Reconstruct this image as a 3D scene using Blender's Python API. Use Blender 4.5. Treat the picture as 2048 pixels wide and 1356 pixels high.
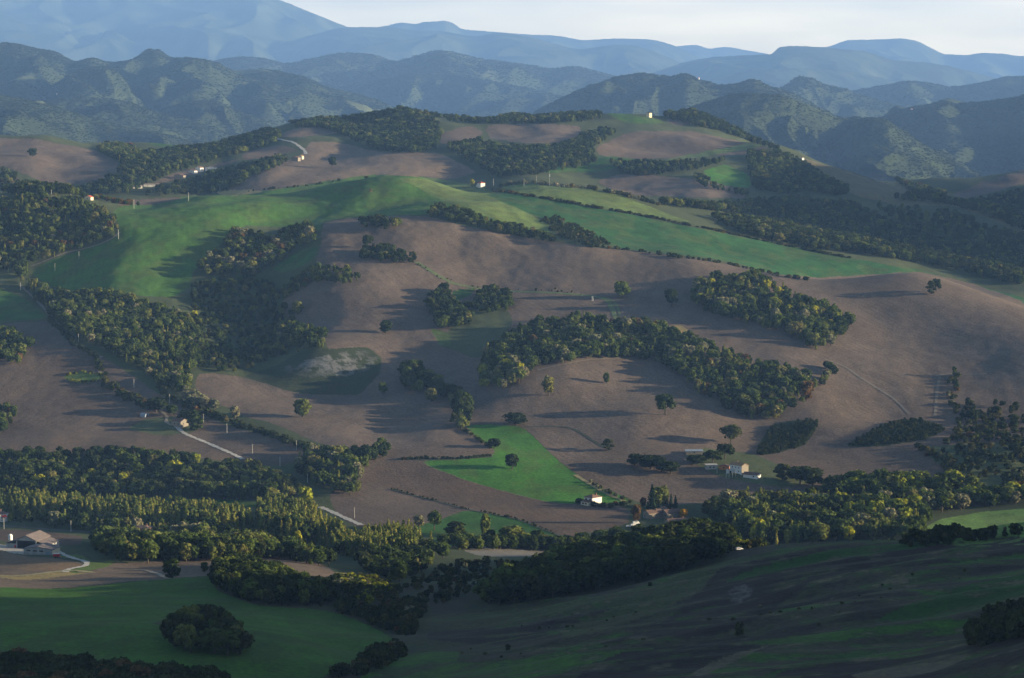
import bpy, bmesh, math, random
import numpy as np
from mathutils import Vector, Matrix
random.seed(7); RNG = np.random.default_rng(7)
for o in list(bpy.data.objects): bpy.data.objects.remove(o, do_unlink=True)
SC = bpy.context.scene
COL = SC.collection

# ------------------------------------------------------------------ camera
FPX, HOR, ZC = 5000.0, 180.0, 450.0            # focal length and horizon row for a 2048 x 1356 picture, eye height
PITCH = math.atan((678 - HOR) / FPX); CP, SP = math.cos(PITCH), math.sin(PITCH)
cam = bpy.data.cameras.new('camera'); camo = bpy.data.objects.new('camera', cam); COL.objects.link(camo)
cam.sensor_width = 36; cam.sensor_fit = 'HORIZONTAL'; cam.lens = 36 * FPX / 2048
cam.clip_start = 1; cam.clip_end = 120000
camo.location = (0, 0, ZC); camo.rotation_euler = (math.pi / 2 - PITCH, 0, 0)
SC.camera = camo

# ------------------------------------------------------------------ light
SUN_EL, SUN_AZ = math.radians(9.8), math.radians(94)     # azimuth clockwise from the view direction (+Y)
w = bpy.data.worlds.new('World'); SC.world = w; w.use_nodes = True
nt = w.node_tree; bg = nt.nodes['Background']
sky = nt.nodes.new('ShaderNodeTexSky'); sky.sky_type = 'NISHITA'; sky.sun_disc = False
sky.sun_elevation = SUN_EL; sky.sun_rotation = SUN_AZ; sky.altitude = 500; sky.dust_density = 1.0; sky.air_density = 1.0; sky.ozone_density = 1.6
wc = nt.nodes.new('ShaderNodeTexCoord'); wm_ = nt.nodes.new('ShaderNodeMapping'); wm_.inputs['Scale'].default_value = (9, 9, 60)
wn = nt.nodes.new('ShaderNodeTexNoise'); wn.inputs['Scale'].default_value = 1.0; wn.inputs['Detail'].default_value = 5; wn.inputs['Roughness'].default_value = .55
nt.links.new(wc.outputs['Generated'], wm_.inputs['Vector']); nt.links.new(wm_.outputs[0], wn.inputs['Vector'])
wr = nt.nodes.new('ShaderNodeMapRange'); wr.inputs[1].default_value = .35; wr.inputs[2].default_value = .7; wr.inputs[3].default_value = .62; wr.inputs[4].default_value = .97; nt.links.new(wn.outputs[0], wr.inputs[0])
ws = nt.nodes.new('ShaderNodeSeparateXYZ'); nt.links.new(wc.outputs['Generated'], ws.inputs[0])
wx = nt.nodes.new('ShaderNodeMixRGB'); wg = nt.nodes.new('ShaderNodeMapRange'); wg.inputs[1].default_value = -.25; wg.inputs[2].default_value = .35; wg.inputs[3].default_value = .85; wg.inputs[4].default_value = 1.5; nt.links.new(ws.outputs[0], wg.inputs[0])   # brighter towards the sun
wv = nt.nodes.new('ShaderNodeVectorMath'); wv.operation = 'SCALE'; wv.inputs[0].default_value = (17.5, 13.4, 6.6); nt.links.new(wg.outputs[0], wv.inputs['Scale']); nt.links.new(wv.outputs[0], wx.inputs[2])   # thin cloud lit by the low sun
we = nt.nodes.new('ShaderNodeMapRange'); we.inputs[1].default_value = .03; we.inputs[2].default_value = .16; we.inputs[3].default_value = 1.0; we.inputs[4].default_value = 0.0; nt.links.new(ws.outputs[2], we.inputs[0])   # a bank low over the horizon
wp = nt.nodes.new('ShaderNodeMath'); wp.operation = 'MULTIPLY'; nt.links.new(wr.outputs[0], wp.inputs[0]); nt.links.new(we.outputs[0], wp.inputs[1])
nt.links.new(wp.outputs[0], wx.inputs[0]); nt.links.new(sky.outputs[0], wx.inputs[1]); nt.links.new(wx.outputs[0], bg.inputs['Color']); bg.inputs['Strength'].default_value = 0.05
sl = bpy.data.lights.new('sun', 'SUN'); sl.energy = 5.0; sl.angle = math.radians(0.5); sl.color = (1.0, 0.82, 0.53)
so = bpy.data.objects.new('sun', sl); COL.objects.link(so); so.location = (900, 0, 900)
sdir = Vector((math.cos(SUN_EL) * math.sin(SUN_AZ), math.cos(SUN_EL) * math.cos(SUN_AZ), math.sin(SUN_EL)))
so.rotation_euler = sdir.to_track_quat('Z', 'Y').to_euler()
SC.view_settings.view_transform = 'Standard'; SC.view_settings.look = 'None'
SC.view_settings.exposure = 1.95; SC.view_settings.gamma = 1; SC.view_settings.use_curve_mapping = False
SC.render.engine = 'CYCLES'; SC.cycles.use_denoising = True
SC.cycles.max_bounces = 4; SC.cycles.diffuse_bounces = 2; SC.cycles.glossy_bounces = 1; SC.cycles.transmission_bounces = 2; SC.cycles.volume_bounces = 0
SC.cycles.caustics_reflective = False; SC.cycles.caustics_refractive = False

# ------------------------------------------------------------------ helpers
def ray_st(px, py):
    u = np.asarray(px, float) - 1024; v = np.asarray(py, float) - 678
    q = FPX * CP - v * SP
    return u / q, (-FPX * SP - v * CP) / q
def project(X, Y, Z):
    Zr = Z - ZC; d = Y * CP - Zr * SP
    return 1024 + FPX * X / d, 678 - FPX * (Y * SP + Zr * CP) / d
def _hash(ix, iy, seed):
    h = (ix.astype(np.int64) * 374761393 + iy.astype(np.int64) * 668265263 + seed * 974634777) & 0x7fffffff
    h = ((h ^ (h >> 13)) * 1274126177) & 0x7fffffff
    return ((h ^ (h >> 16)) & 0xffff) / 65535.0
def noise2(x, y, seed=0):
    ix = np.floor(x); iy = np.floor(y); fx = x - ix; fy = y - iy
    ux = fx * fx * fx * (fx * (fx * 6 - 15) + 10); uy = fy * fy * fy * (fy * (fy * 6 - 15) + 10)
    def g(dx, dy):
        a = _hash(ix + dx, iy + dy, seed) * 2 * np.pi
        return np.cos(a) * (fx - dx) + np.sin(a) * (fy - dy)
    a = g(0, 0); b = g(1, 0); c = g(0, 1); d = g(1, 1)
    return (a + (b - a) * ux + (c - a) * uy + (a - b - c + d) * ux * uy) * 1.5
def fbm(x, y, seed=0, octv=3, gain=0.5):
    r = 0; a = 1.0
    for k in range(octv):
        r = r + a * noise2(x * 2 ** k + 17.3 * k, y * 2 ** k - 9.1 * k, seed + k); a *= gain
    return r
def worley(x, y, seed=0):
    ix = np.floor(x); iy = np.floor(y); best = np.full(x.shape, 9.0); cid = np.zeros(x.shape)
    for dx in (-1, 0, 1):
        for dy in (-1, 0, 1):
            jx = ix + dx; jy = iy + dy
            d = (jx + _hash(jx, jy, seed) - x) ** 2 + (jy + _hash(jx, jy, seed + 5) - y) ** 2
            m = d < best; best = np.where(m, d, best); cid = np.where(m, _hash(jx, jy, seed + 9), cid)
    return cid
def in_poly(px, py, poly):
    px = np.asarray(px, float); py = np.asarray(py, float)
    P = np.asarray(poly, float); out = np.zeros(px.shape, bool)
    box = (px >= P[:, 0].min()) & (px <= P[:, 0].max()) & (py >= P[:, 1].min()) & (py <= P[:, 1].max())
    idx = np.nonzero(box.ravel())[0]
    if len(idx) == 0: return out
    x = px.ravel()[idx]; y = py.ravel()[idx]; c = np.zeros(len(idx), bool)
    for i in range(len(P)):
        x1, y1 = P[i]; x2, y2 = P[i - 1]
        if y1 == y2: continue
        c ^= ((y1 > y) != (y2 > y)) & (x < (x2 - x1) * (y - y1) / (y2 - y1) + x1)
    out.ravel()[idx] = c
    return out
def smooth_poly(poly, it=2):
    P = [tuple(p) for p in poly]
    Q = []                                       # hold the corners: only the last tenth of each side is rounded off
    for i in range(len(P)):
        a = P[i]; b = P[(i + 1) % len(P)]
        Q += [(a[0] * (1 - f) + b[0] * f, a[1] * (1 - f) + b[1] * f) for f in (0.14, 0.86)]
    P = Q; it = it - 1
    for _ in range(it):
        Q = []
        for i in range(len(P)):
            a = P[i]; b = P[(i + 1) % len(P)]
            Q += [(a[0] * .75 + b[0] * .25, a[1] * .75 + b[1] * .25), (a[0] * .25 + b[0] * .75, a[1] * .25 + b[1] * .75)]
        P = Q
    return P
def grid_mesh(name, X, Y, Z, color=None, mat=None):
    n, m = X.shape
    me = bpy.data.meshes.new(name)
    me.vertices.add(n * m); co = np.stack([X, Y, Z], -1).astype(np.float32); me.vertices.foreach_set('co', co.ravel())
    i = np.arange(n * m).reshape(n, m)
    q = np.stack([i[:-1, :-1], i[1:, :-1], i[1:, 1:], i[:-1, 1:]], -1).reshape(-1, 4)     # rows: distance, cols: azimuth
    q = q[:, ::-1]
    nf = len(q); me.loops.add(nf * 4); me.loops.foreach_set('vertex_index', q.ravel().astype(np.int32))
    me.polygons.add(nf); me.polygons.foreach_set('loop_start', np.arange(0, nf * 4, 4, dtype=np.int32))
    me.update(calc_edges=True); me.validate()
    if color is not None:
        a = me.color_attributes.new('landcover', 'FLOAT_COLOR', 'POINT')
        a.data.foreach_set('color', color.reshape(-1, 4).astype(np.float32).ravel())
    me.polygons.foreach_set('use_smooth', np.ones(nf, bool))
    if mat: me.materials.append(mat)
    o = bpy.data.objects.new(name, me); COL.objects.link(o)
    return o
def tag(o, label=None, cat=None, group=None, kind=None):
    if label: o['label'] = label
    if cat: o['category'] = cat
    if group: o['group'] = group
    if kind: o['kind'] = kind
    return o

# ------------------------------------------------------------------ materials of the land
def land_mat(name, bump=1.0, scale=1.0):
    m = bpy.data.materials.new(name); m.use_nodes = True; t = m.node_tree; N = t.nodes; L = t.links
    p = N['Principled BSDF']; p.inputs['Roughness'].default_value = 0.95; p.inputs['Specular IOR Level'].default_value = 0.1
    at = N.new('ShaderNodeAttribute'); at.attribute_name = 'landcover'
    tc = N.new('ShaderNodeTexCoord')
    def noise(sc, det=4):
        n = N.new('ShaderNodeTexNoise'); n.inputs['Scale'].default_value = sc * scale; n.inputs['Detail'].default_value = det
        n.inputs['Roughness'].default_value = 0.65; L.new(tc.outputs['Object'], n.inputs['Vector']); return n
    a = noise(0.012, 6); b = noise(0.45, 3)
    ma = N.new('ShaderNodeMapRange'); ma.inputs[1].default_value = 0.3; ma.inputs[2].default_value = 0.7; ma.inputs[3].default_value = 0.88; ma.inputs[4].default_value = 1.12
    L.new(a.outputs[0], ma.inputs[0])
    mb = N.new('ShaderNodeMapRange'); mb.inputs[1].default_value = 0.3; mb.inputs[2].default_value = 0.7; mb.inputs[3].default_value = 0.66; mb.inputs[4].default_value = 1.34
    L.new(b.outputs[0], mb.inputs[0])
    mu = N.new('ShaderNodeMath'); mu.operation = 'MULTIPLY'; L.new(ma.outputs[0], mu.inputs[0]); L.new(mb.outputs[0], mu.inputs[1])
    vm = N.new('ShaderNodeVectorMath'); vm.operation = 'SCALE'; L.new(at.outputs['Color'], vm.inputs[0]); L.new(mu.outputs[0], vm.inputs['Scale'])
    L.new(vm.outputs[0], p.inputs['Base Color'])
    bp = N.new('ShaderNodeBump'); bp.inputs['Strength'].default_value = 0.7; bp.inputs['Distance'].default_value = 0.5 * bump
    ml = N.new('ShaderNodeMath'); ml.operation = 'MULTIPLY'; L.new(b.outputs[0], ml.inputs[0]); L.new(at.outputs['Alpha'], ml.inputs[1])
    L.new(ml.outputs[0], bp.inputs['Height']); L.new(bp.outputs[0], p.inputs['Normal'])
    return m
MLAND = land_mat('land')
MHILL = land_mat('hill_land', 6.0, 0.12)
# ------------------------------------------------------------------ terrain: one height field through control points
# each point: picture column, picture row and distance of a place on the ground
CT = [
 # left foreground slope
 (-600,1356,800),(-250,1356,790),(0,1356,770),(250,1356,760),(450,1356,760),(620,1356,800),(720,1356,830),(820,1356,820),(1100,1356,720),(1400,1356,660),(1750,1356,610),(2048,1356,570),
 (-250,1260,980),(0,1260,970),(200,1260,955),(400,1262,950),(560,1270,955),(700,1290,960),(790,1295,960),(830,1260,1050),(900,1300,900),
 (1100,1290,880),(1100,1258,1000),(1250,1300,800),(1400,1265,850),(1550,1285,760),(1700,1250,790),(2048,1255,720),
 (2048,1160,890),(1400,1195,1030),(1560,1210,930),(1700,1165,960),(1850,1160,920),(1200,1215,1060),
 (2048,1068,1110),(1880,1083,1150),(1700,1092,1200),(1600,1100,1240),(1490,1114,1290),(1400,1150,1180),(1300,1180,1170),(1150,1212,1130),(1000,1228,1120),(860,1238,1130),
 (0,1174,1280),(100,1178,1285),(200,1170,1300),(320,1160,1320),(420,1152,1335),(500,1190,1230),(580,1212,1170),(700,1242,1110),(780,1262,1080),
 # brown shelf with the barns
 (-300,1160,1420),(0,1152,1430),(200,1135,1500),(330,1135,1480),(440,1108,1580),(540,1118,1560),(640,1140,1470),(700,1160,1430),(0,1112,1590),(60,1112,1600),(150,1122,1550),(60,1090,1690),(0,1090,1690),(220,1105,1650),(0,1064,1890),(160,1072,1860),
 # gully leaving to the valley
 (640,1165,1370),(720,1195,1260),(780,1215,1200),(860,1200,1270),(850,1165,1450),(760,1140,1540),(720,1115,1680),
 (900,1112,1640),(1000,1106,1690),(1100,1104,1690),(1150,1108,1660),(960,1140,1520),(1100,1135,1520),(1050,1180,1320),(940,1190,1290),
 # knoll
 (1250,1100,1540),(1330,1082,1500),(1400,1075,1490),(1460,1090,1490),(1150,1180,1290),(1250,1160,1310),(1350,1140,1310),(1420,1125,1330),(1540,1112,1430),
 # floor behind foreground (hidden)
 (1100,1112,1800),(1300,1110,1800),(1500,1108,1790),(1700,1104,1770),(1900,1100,1750),(2048,1110,1650),(1700,1120,1550),(2048,1110,1400),(1880,1115,1450),(-300,1090,1850),
 # flood plain
 (-250,1045,1950),(0,1045,1950),(300,1075,1865),(300,1045,1950),(600,1045,1950),(600,1080,1850),(900,1050,1935),(900,1085,1830),(1200,1060,1905),(1300,1055,1915),(1500,1045,1950),(1750,1045,1950),(1960,1045,1945),(2060,1060,1900),(2060,1020,1990),
 (-250,1000,2070),(0,1000,2068),(250,1003,2060),(500,1005,2050),(1960,1015,2020),(1750,1010,2040),(1550,1015,2025),(1420,1010,2045),
 # scarp on the left
 (-250,980,2095),(0,988,2090),(250,990,2088),(480,990,2088),(-250,905,2170),(0,905,2165),(250,907,2160),(400,910,2160),(520,935,2150),
 # lower fields
 (620,960,2110),(640,1000,2050),(720,1050,1930),(740,950,2130),(830,1045,1945),(760,920,2170),(860,1000,2050),(930,1020,1995),(1000,985,2080),(1120,1008,2035),(1185,1000,2055),(1260,1030,1985),(1130,1068,1890),
 (985,905,2185),(880,880,2225),(930,855,2270),(1040,855,2265),(1100,910,2185),(1200,960,2115),(1300,980,2090),(1330,1010,2040),
 (1200,880,2225),(1350,950,2130),(1440,955,2120),(1500,930,2150),(1600,965,2105),(1660,995,2070),(1700,900,2195),(1840,895,2195),(1780,960,2110),(1900,975,2080),(2060,970,2090),
 # left fields
 (-250,830,2320),(0,850,2280),(150,850,2275),(300,870,2240),(430,880,2220),(560,905,2190),(640,895,2200),
 (0,740,2480),(100,760,2440),(230,760,2440),(330,800,2370),(430,840,2300),(100,680,2610),(0,655,2660),(-250,660,2660),(170,700,2560),
 # green ridge field and its woods
 (0,610,2780),(60,600,2810),(100,560,2900),(200,590,2830),(320,590,2800),(160,500,3000),(300,500,2990),(250,440,3130),(400,440,3120),(520,440,3120),(450,520,2930),(380,570,2840),(600,420,3170),(660,400,3230),(760,400,3230),(740,357,3370),(690,363,3380),(600,376,3370),
 (480,387,3370),(330,398,3340),(250,408,3290),(150,402,3250),(80,393,3250),(0,402,3250),(-250,395,3280),(50,460,3090),(0,520,2980),(-250,540,2950),
 (800,359,3380),(870,364,3390),(960,379,3400),(1010,377,3430),(1060,372,3450),(1150,378,3430),(880,410,3170),(980,430,3120),(1080,460,3060),
 # ravine
 (430,640,2740),(380,700,2600),(500,680,2650),(560,640,2740),(450,740,2520),(330,760,2450),(560,600,2800),(540,550,2870),(600,520,2900),(640,500,2900),
 (480,760,2490),(600,785,2440),(700,785,2430),(760,760,2450),(620,735,2490),(740,728,2500),(630,690,2540),(740,698,2535),(660,665,2610),(560,705,2560),
 (500,820,2350),(620,850,2280),(700,880,2220),(780,860,2270),(740,800,2370),(850,790,2380),(880,840,2290),(910,865,2250),
 # central slopes
 (640,440,3030),(740,432,3070),(850,440,3050),(680,500,2920),(790,520,2890),(700,540,2850),(640,590,2760),(720,620,2710),(860,600,2740),(800,680,2590),(870,700,2550),(900,740,2470),(960,700,2540),(950,640,2660),(1000,600,2750),
 (960,470,2990),(1000,540,2860),(1150,580,2780),(1150,490,2960),(1250,600,2730),(1250,520,2900),(1400,520,2900),(1350,600,2720),(1450,580,2770),(1550,640,2650),(1640,700,2540),(1380,660,2600),(1500,700,2530),(1600,730,2480),
 (1060,700,2520),(1200,670,2580),(1200,722,2460),(1060,745,2410),(1000,780,2370),(950,790,2370),(1100,800,2340),(1250,780,2380),(1250,830,2290),(1400,800,2340),(1400,860,2250),(1500,850,2280),(1580,830,2310),
 (1560,548,2850),(1640,557,2860),(1740,551,2850),(1830,545,2830),(1900,564,2800),(1980,592,2750),(2060,624,2680),(2300,680,2570),(1750,620,2690),(1750,700,2550),(1900,640,2640),(2060,690,2520),(1900,740,2460),(1700,760,2440),(1650,800,2360),(1900,820,2330),(2060,800,2350),(2060,880,2210),(1950,880,2210),(1760,830,2330),(1640,880,2230),(2300,900,2200),
 # hollow behind the right brown hill, then the green strip on the far side
 (1640,577,3010),(1740,580,3020),(1830,574,3010),(1900,582,2990),(2060,630,2880),(2300,700,2750),(1560,548,3000),
 (1080,410,3260),(1100,440,3140),(1250,430,3220),(1250,480,3060),(1400,455,3230),(1400,500,3030),(1550,490,3210),(1640,515,3190),(1640,550,3090),(1740,525,3190),(1850,545,3170),(2060,600,3020),(2300,660,2900),
 (1200,385,3430),(1320,418,3370),(1390,445,3310),
 # behind the green ridge
 (0,440,3700),(250,440,3700),(500,430,3700),(700,415,3750),(870,415,3750),(1000,410,3750),(1150,392,3700),(1300,420,3600),(-300,440,3700),
 # wooded valley to the right
 (1550,470,3450),(1700,500,3400),(1850,520,3380),(2060,560,3250),(1400,425,3600),(1550,430,3800),(1700,450,3800),(1850,470,3800),(2060,490,3700),(2300,560,3500),
 (1250,400,3850),(1350,383,3950),(1480,390,3950),(1450,345,4180),(1370,345,4150),(1300,365,4050),(1200,362,4080),(1120,372,3950),
 # golden spur
 (1590,312,4550),(1700,345,4400),(1800,378,4250),(1900,397,4150),(1980,425,4050),(2060,452,3980),(2300,540,3750),(1640,370,4200),(1750,410,4050),(1560,350,4300),
 (1700,375,4800),(1900,425,4600),(2060,490,4400),(2300,560,4200),
 (1900,395,5100),(2060,345,5400),(2060,390,5150),(2300,330,5400),(1780,395,5000),
 # second system of hills
 (-300,280,4600),(0,279,4600),(70,278,4620),(130,292,4560),(230,322,4400),(60,310,4350),(0,340,4150),(100,365,4050),(180,360,4080),(250,378,4000),(300,345,4200),(400,342,4200),(330,375,4020),(420,375,4030),
 (160,290,4750),(260,296,4750),(320,290,4800),(420,288,4850),(500,272,4900),(560,252,4950),(620,247,4980),(700,245,5000),(750,232,5050),(800,224,5080),(860,232,5080),(920,240,5080),(980,240,5100),(1060,232,5150),(1200,228,5250),(1300,236,5250),(1400,236,5200),(1440,256,5050),(1530,292,4700),
 (480,310,4500),(560,290,4600),(560,330,4250),(600,318,4330),(640,280,4600),(700,300,4450),(640,330,4200),(560,360,4020),(700,345,4050),(760,310,4330),(850,310,4300),(900,340,4130),(800,270,4700),(880,280,4620),(960,345,4080),(980,300,4350),(1060,330,4200),
 (960,260,4800),(1060,260,4850),(1160,260,4850),(1100,290,4550),(1250,270,4750),(1180,310,4400),(1300,290,4600),(1400,275,4800),(1420,310,4480),(1500,300,4600),(1290,330,4250),(1060,360,3950),
 # behind the second system
 (-300,320,5300),(0,310,5300),(150,320,5300),(300,325,5400),(500,310,5500),(650,280,5600),(800,262,5600),(950,275,5600),(1100,268,5700),(1300,270,5700),(1450,300,5500),(1580,340,5300),(1700,370,5400),
]
XT = []   # points off the frame, with height above the eye: (s, distance, z); right-hand hills raised to shade ground in view
for d, z in ((40, -22), (120, -45), (250, -85), (400, -128)):
    for s in (-0.6, -0.2, 0.1, 0.3, 0.8): XT.append((s, d, z - 6 * abs(s)))
for s, d, z in ((0.32, 600, -100), (0.32, 760, -118), (0.33, 900, -135), (0.33, 1080, -150), (0.33, 1250, -180), (0.33, 1450, -290),
                (0.5, 560, -60), (0.5, 760, -68), (0.5, 950, -78), (0.5, 1150, -100), (0.5, 1400, -270), (0.8, 560, -20), (0.8, 760, -20), (0.8, 950, -35), (0.8, 1150, -70), (0.8, 1400, -260),
                (0.32, 1700, -338), (0.5, 1700, -338), (0.8, 1700, -335), (0.32, 1950, -338), (0.5, 1950, -338), (0.8, 1950, -335), (0.4, 2200, -310), (0.7, 2200, -300),
                (0.4, 2700, -225), (0.7, 2700, -215), (0.4, 3100, -255), (0.7, 3100, -240), (0.30, 3150, -240), (0.30, 3500, -120), (0.37, 3650, -30), (0.45, 3650, 30), (0.8, 3650, 40), (0.30, 4200, -110), (0.37, 4300, 35), (0.45, 4300, 100), (0.8, 4300, 110), (0.30, 4800, -90), (0.4, 4800, 50), (0.4, 5400, -120), (0.7, 5400, -110), (0.4, 6200, -260), (0.7, 6200, -260),
                (-0.4, 700, -160), (-0.4, 1000, -205), (-0.4, 1300, -250), (-0.4, 1500, -290), (-0.4, 1800, -335), (-0.4, 2080, -338), (-0.4, 2250, -305), (-0.4, 2700, -250), (-0.4, 3300, -140), (-0.4, 3700, -190), (-0.4, 4600, -90), (-0.4, 5400, -170), (-0.4, 6200, -260),
                (-0.6, 1000, -205), (-0.6, 1900, -338), (-0.6, 3300, -140), (-0.6, 5400, -170)):
    XT.append((s, d, z))
for s in np.linspace(-0.25, 0.25, 9): XT.append((float(s), 6300, -270))
cs, cl, ctv = [], [], []
for a, b, d in CT:
    s_, t_ = ray_st(a, b); cs.append(float(s_)); cl.append(math.log(d)); ctv.append(float(t_))
for s_, d, z in XT: cs.append(s_); cl.append(math.log(d)); ctv.append(z / d)
cs = np.array(cs); cl = np.array(cl); ctv = np.array(ctv)
KX, KY = 1.0, 0.75
def _ker(r2): return np.where(r2 > 1e-14, r2 * np.log(np.maximum(r2, 1e-14)), 0) * 0.5
def rbf_fit(x, y, v, lam=1.5e-5):
    n = len(x); K = _ker((x[:, None] - x[None]) ** 2 + (y[:, None] - y[None]) ** 2) + lam * np.eye(n)
    Pm = np.stack([np.ones(n), x, y], 1); A = np.zeros((n + 3, n + 3)); A[:n, :n] = K; A[:n, n:] = Pm; A[n:, :n] = Pm.T
    return np.linalg.solve(A, np.concatenate([v, np.zeros(3)]))
wts = rbf_fit(cs * KX, cl * KY, ctv)
def rbf_eval(x, y):
    r = np.empty(len(x))
    for i in range(0, len(x), 20000):
        X_ = x[i:i + 20000]; Y_ = y[i:i + 20000]
        r[i:i + 20000] = _ker((X_[:, None] - cs[None] * KX) ** 2 + (Y_[:, None] - cl[None] * KY) ** 2) @ wts[:-3] + wts[-3] + wts[-2] * X_ + wts[-1] * Y_
    return r
# coarse solution, then cubic upsampling
gs = np.linspace(-0.62, 0.82, 330); gl = np.linspace(math.log(36), math.log(6400), 520)
GS, GL = np.meshgrid(gs * KX, gl * KY); GT = rbf_eval(GS.ravel(), GL.ravel()).reshape(GS.shape)
def cub(arr, axis, pos):
    n = arr.shape[axis]; i = np.clip(np.floor(pos).astype(int), 1, n - 3); f = pos - i
    sh = [1, 1]; sh[axis] = -1; f = f.reshape(sh)
    a, b, c, d = [np.take(arr, i + k, axis) for k in (-1, 0, 1, 2)]
    return b + 0.5 * f * (c - a + f * (2 * a - 5 * b + 4 * c - d + f * (3 * (b - c) + d - a)))
S = np.concatenate([np.linspace(-0.6, -0.222, 45), np.linspace(-0.2175, 0.2175, 930), np.linspace(0.222, 0.8, 70)])
def lns(a, b, n): return np.exp(np.linspace(math.log(a), math.log(b), n, endpoint=False))
D = np.concatenate([lns(40, 520, 40), lns(520, 1400, 300), lns(1400, 1850, 110), lns(1850, 2200, 160), lns(2200, 3450, 430), lns(3450, 5300, 230), lns(5300, 6300, 20), [6300]])
T = cub(GT, 1, (S - gs[0]) / (gs[1] - gs[0])); T = cub(T, 0, (np.log(D) - gl[0]) / (gl[1] - gl[0]))
SS, DD = np.meshgrid(S, D); X = SS * DD; Y = DD; Z = T * DD
# undulation: soft hollows and rills
flat = np.clip((Z + 334) / 25, 0.04, 1)
near = np.clip((DD - 500) / 300, 0.3, 1)
wX = X + 25 * noise2(X / 160, Y / 160, 41); wY = Y + 25 * noise2(X / 160, Y / 160, 42)
und = 8.0 * noise2(wX / 180, wY / 300, 1) + 2.6 * noise2(wX / 85, wY / 190, 2) + 0.5 * noise2(wX / 36, wY / 70, 3) + 0.22 * noise2(X / 12, Y / 16, 4)
RB = 1 + .75 * np.exp(-((DD - 3050) / 260) ** 2) * np.clip((.03 - SS) / .03, 0, 1)
FORE_R = np.clip((1330 - DD) / 150, 0, 1) * np.clip((SS + .03) / .05, 0, 1)
und = und * RB + FORE_R * (9.5 * noise2(X / 120 + Y / 160, (Y - .25 * X) / 52, 31) + 3.6 * noise2(X / 60, (Y - .2 * X) / 19, 32) + .5 * noise2(X / 14, Y / 8, 33))
FORE_L = np.clip((1330 - DD) / 120, 0, 1) * np.clip((.01 - SS) / .05, 0, 1)
und = und + FORE_L * (4.5 * noise2(X / 110 + .3, Y / 75, 35) + 2.0 * noise2(X / 55, Y / 36, 36))
und = und * (1 - .9 * np.exp(-((DD - 2840) / 190) ** 2) * np.clip((SS - .09) / .04, 0, 1))
Z = Z + und * flat * near * np.clip(DD / 2400, 0.45, 1.5)
Z = np.maximum(Z, -352); ZW = Z + ZC
# visibility along each column
TT = Z / DD; rm = np.maximum.accumulate(TT, 0); VIS = TT >= rm - 2e-6
PX, PY = project(X, Y, ZW)
LS, LD = S, np.log(D)
def t_col(s):
    j = np.clip(np.searchsorted(S, s) - 1, 0, len(S) - 2); f = (s - S[j]) / (S[j + 1] - S[j])
    return TT[:, j] * (1 - f) + TT[:, j + 1] * f
def hit(px, py, dmin=500):
    """first ground point under a picture position -> world x, y, z"""
    s, t = ray_st(px, py); s = float(s); t = float(t); c = t_col(s)
    k = np.nonzero((c >= t) & (D > dmin))[0]
    if len(k) == 0 or k[0] == 0: return None
    k = k[0]; a, b = c[k - 1], c[k]; f = (t - a) / (b - a) if b != a else 0
    d = D[k - 1] + (D[k] - D[k - 1]) * min(max(f, 0), 1)
    return (s * d, d, ground(s * d, d))
def ground(x, y):
    """height of the ground mesh at plan positions (arrays or scalars)"""
    xs = np.atleast_1d(np.asarray(x, float)); ys = np.atleast_1d(np.asarray(y, float))
    s = xs / ys; j = np.clip(np.searchsorted(S, s) - 1, 0, len(S) - 2); k = np.clip(np.searchsorted(D, ys) - 1, 0, len(D) - 2)
    f = (s - S[j]) / (S[j + 1] - S[j]); g = (ys - D[k]) / (D[k + 1] - D[k])
    z = ZW[k, j] * (1 - f) * (1 - g) + ZW[k, j + 1] * f * (1 - g) + ZW[k + 1, j] * (1 - f) * g + ZW[k + 1, j + 1] * f * g
    return float(z[0]) if np.ndim(x) == 0 else z
def seen(x, y, z, slack=0.0):
    """is a point just above the ground in sight of the camera"""
    s = x / y; j = np.clip(np.searchsorted(S, s) - 1, 0, len(S) - 2); k = np.clip(np.searchsorted(D, y) - 3, 0, len(D) - 2)
    return (z - ZC + slack) / y >= rm[k, j] - 1e-5
# ------------------------------------------------------------------ land cover (base colours of the land)
C_ = dict(scrub=(.050, .062, .028, 1.2), wood=(.030, .042, .018, 1.4), brown=(.118, .088, .069, 1.0), brown2=(.102, .075, .058, 1.0), brownl=(.140, .103, .076, 1.0), soil=(.094, .066, .050, 1.2), shelf=(.17, .115, .070, 1.1),
          green=(.044, .104, .018, .35), strip=(.022, .074, .022, .35), greenb=(.044, .132, .018, .35), olive=(.085, .125, .036, .5), dull=(.070, .084, .038, .8), straw=(.26, .20, .085, .8), gold=(.115, .100, .052, .6),
          clay=(.145, .142, .138, 1.2), hollow=(.038, .048, .024, .9), meadow=(.15, .25, .055, .6), dgreen=(.030, .085, .018, .5), heath=(.046, .038, .026, 1.4), verge=(.085, .125, .030, .8), gravel=(.34, .31, .27, .6), plateau=(.15, .14, .125, 1.2), fgreen=(.033, .090, .009, .5), fdark=(.016, .054, .006, .5), fstraw=(.10, .085, .05, .9), fclay=(.10, .095, .085, 1.2), fsoil=(.022, .015, .013, 1.2), fdull=(.044, .050, .020, .9))  # f-names: darker foreground copies with the shade put into the colour
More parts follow.
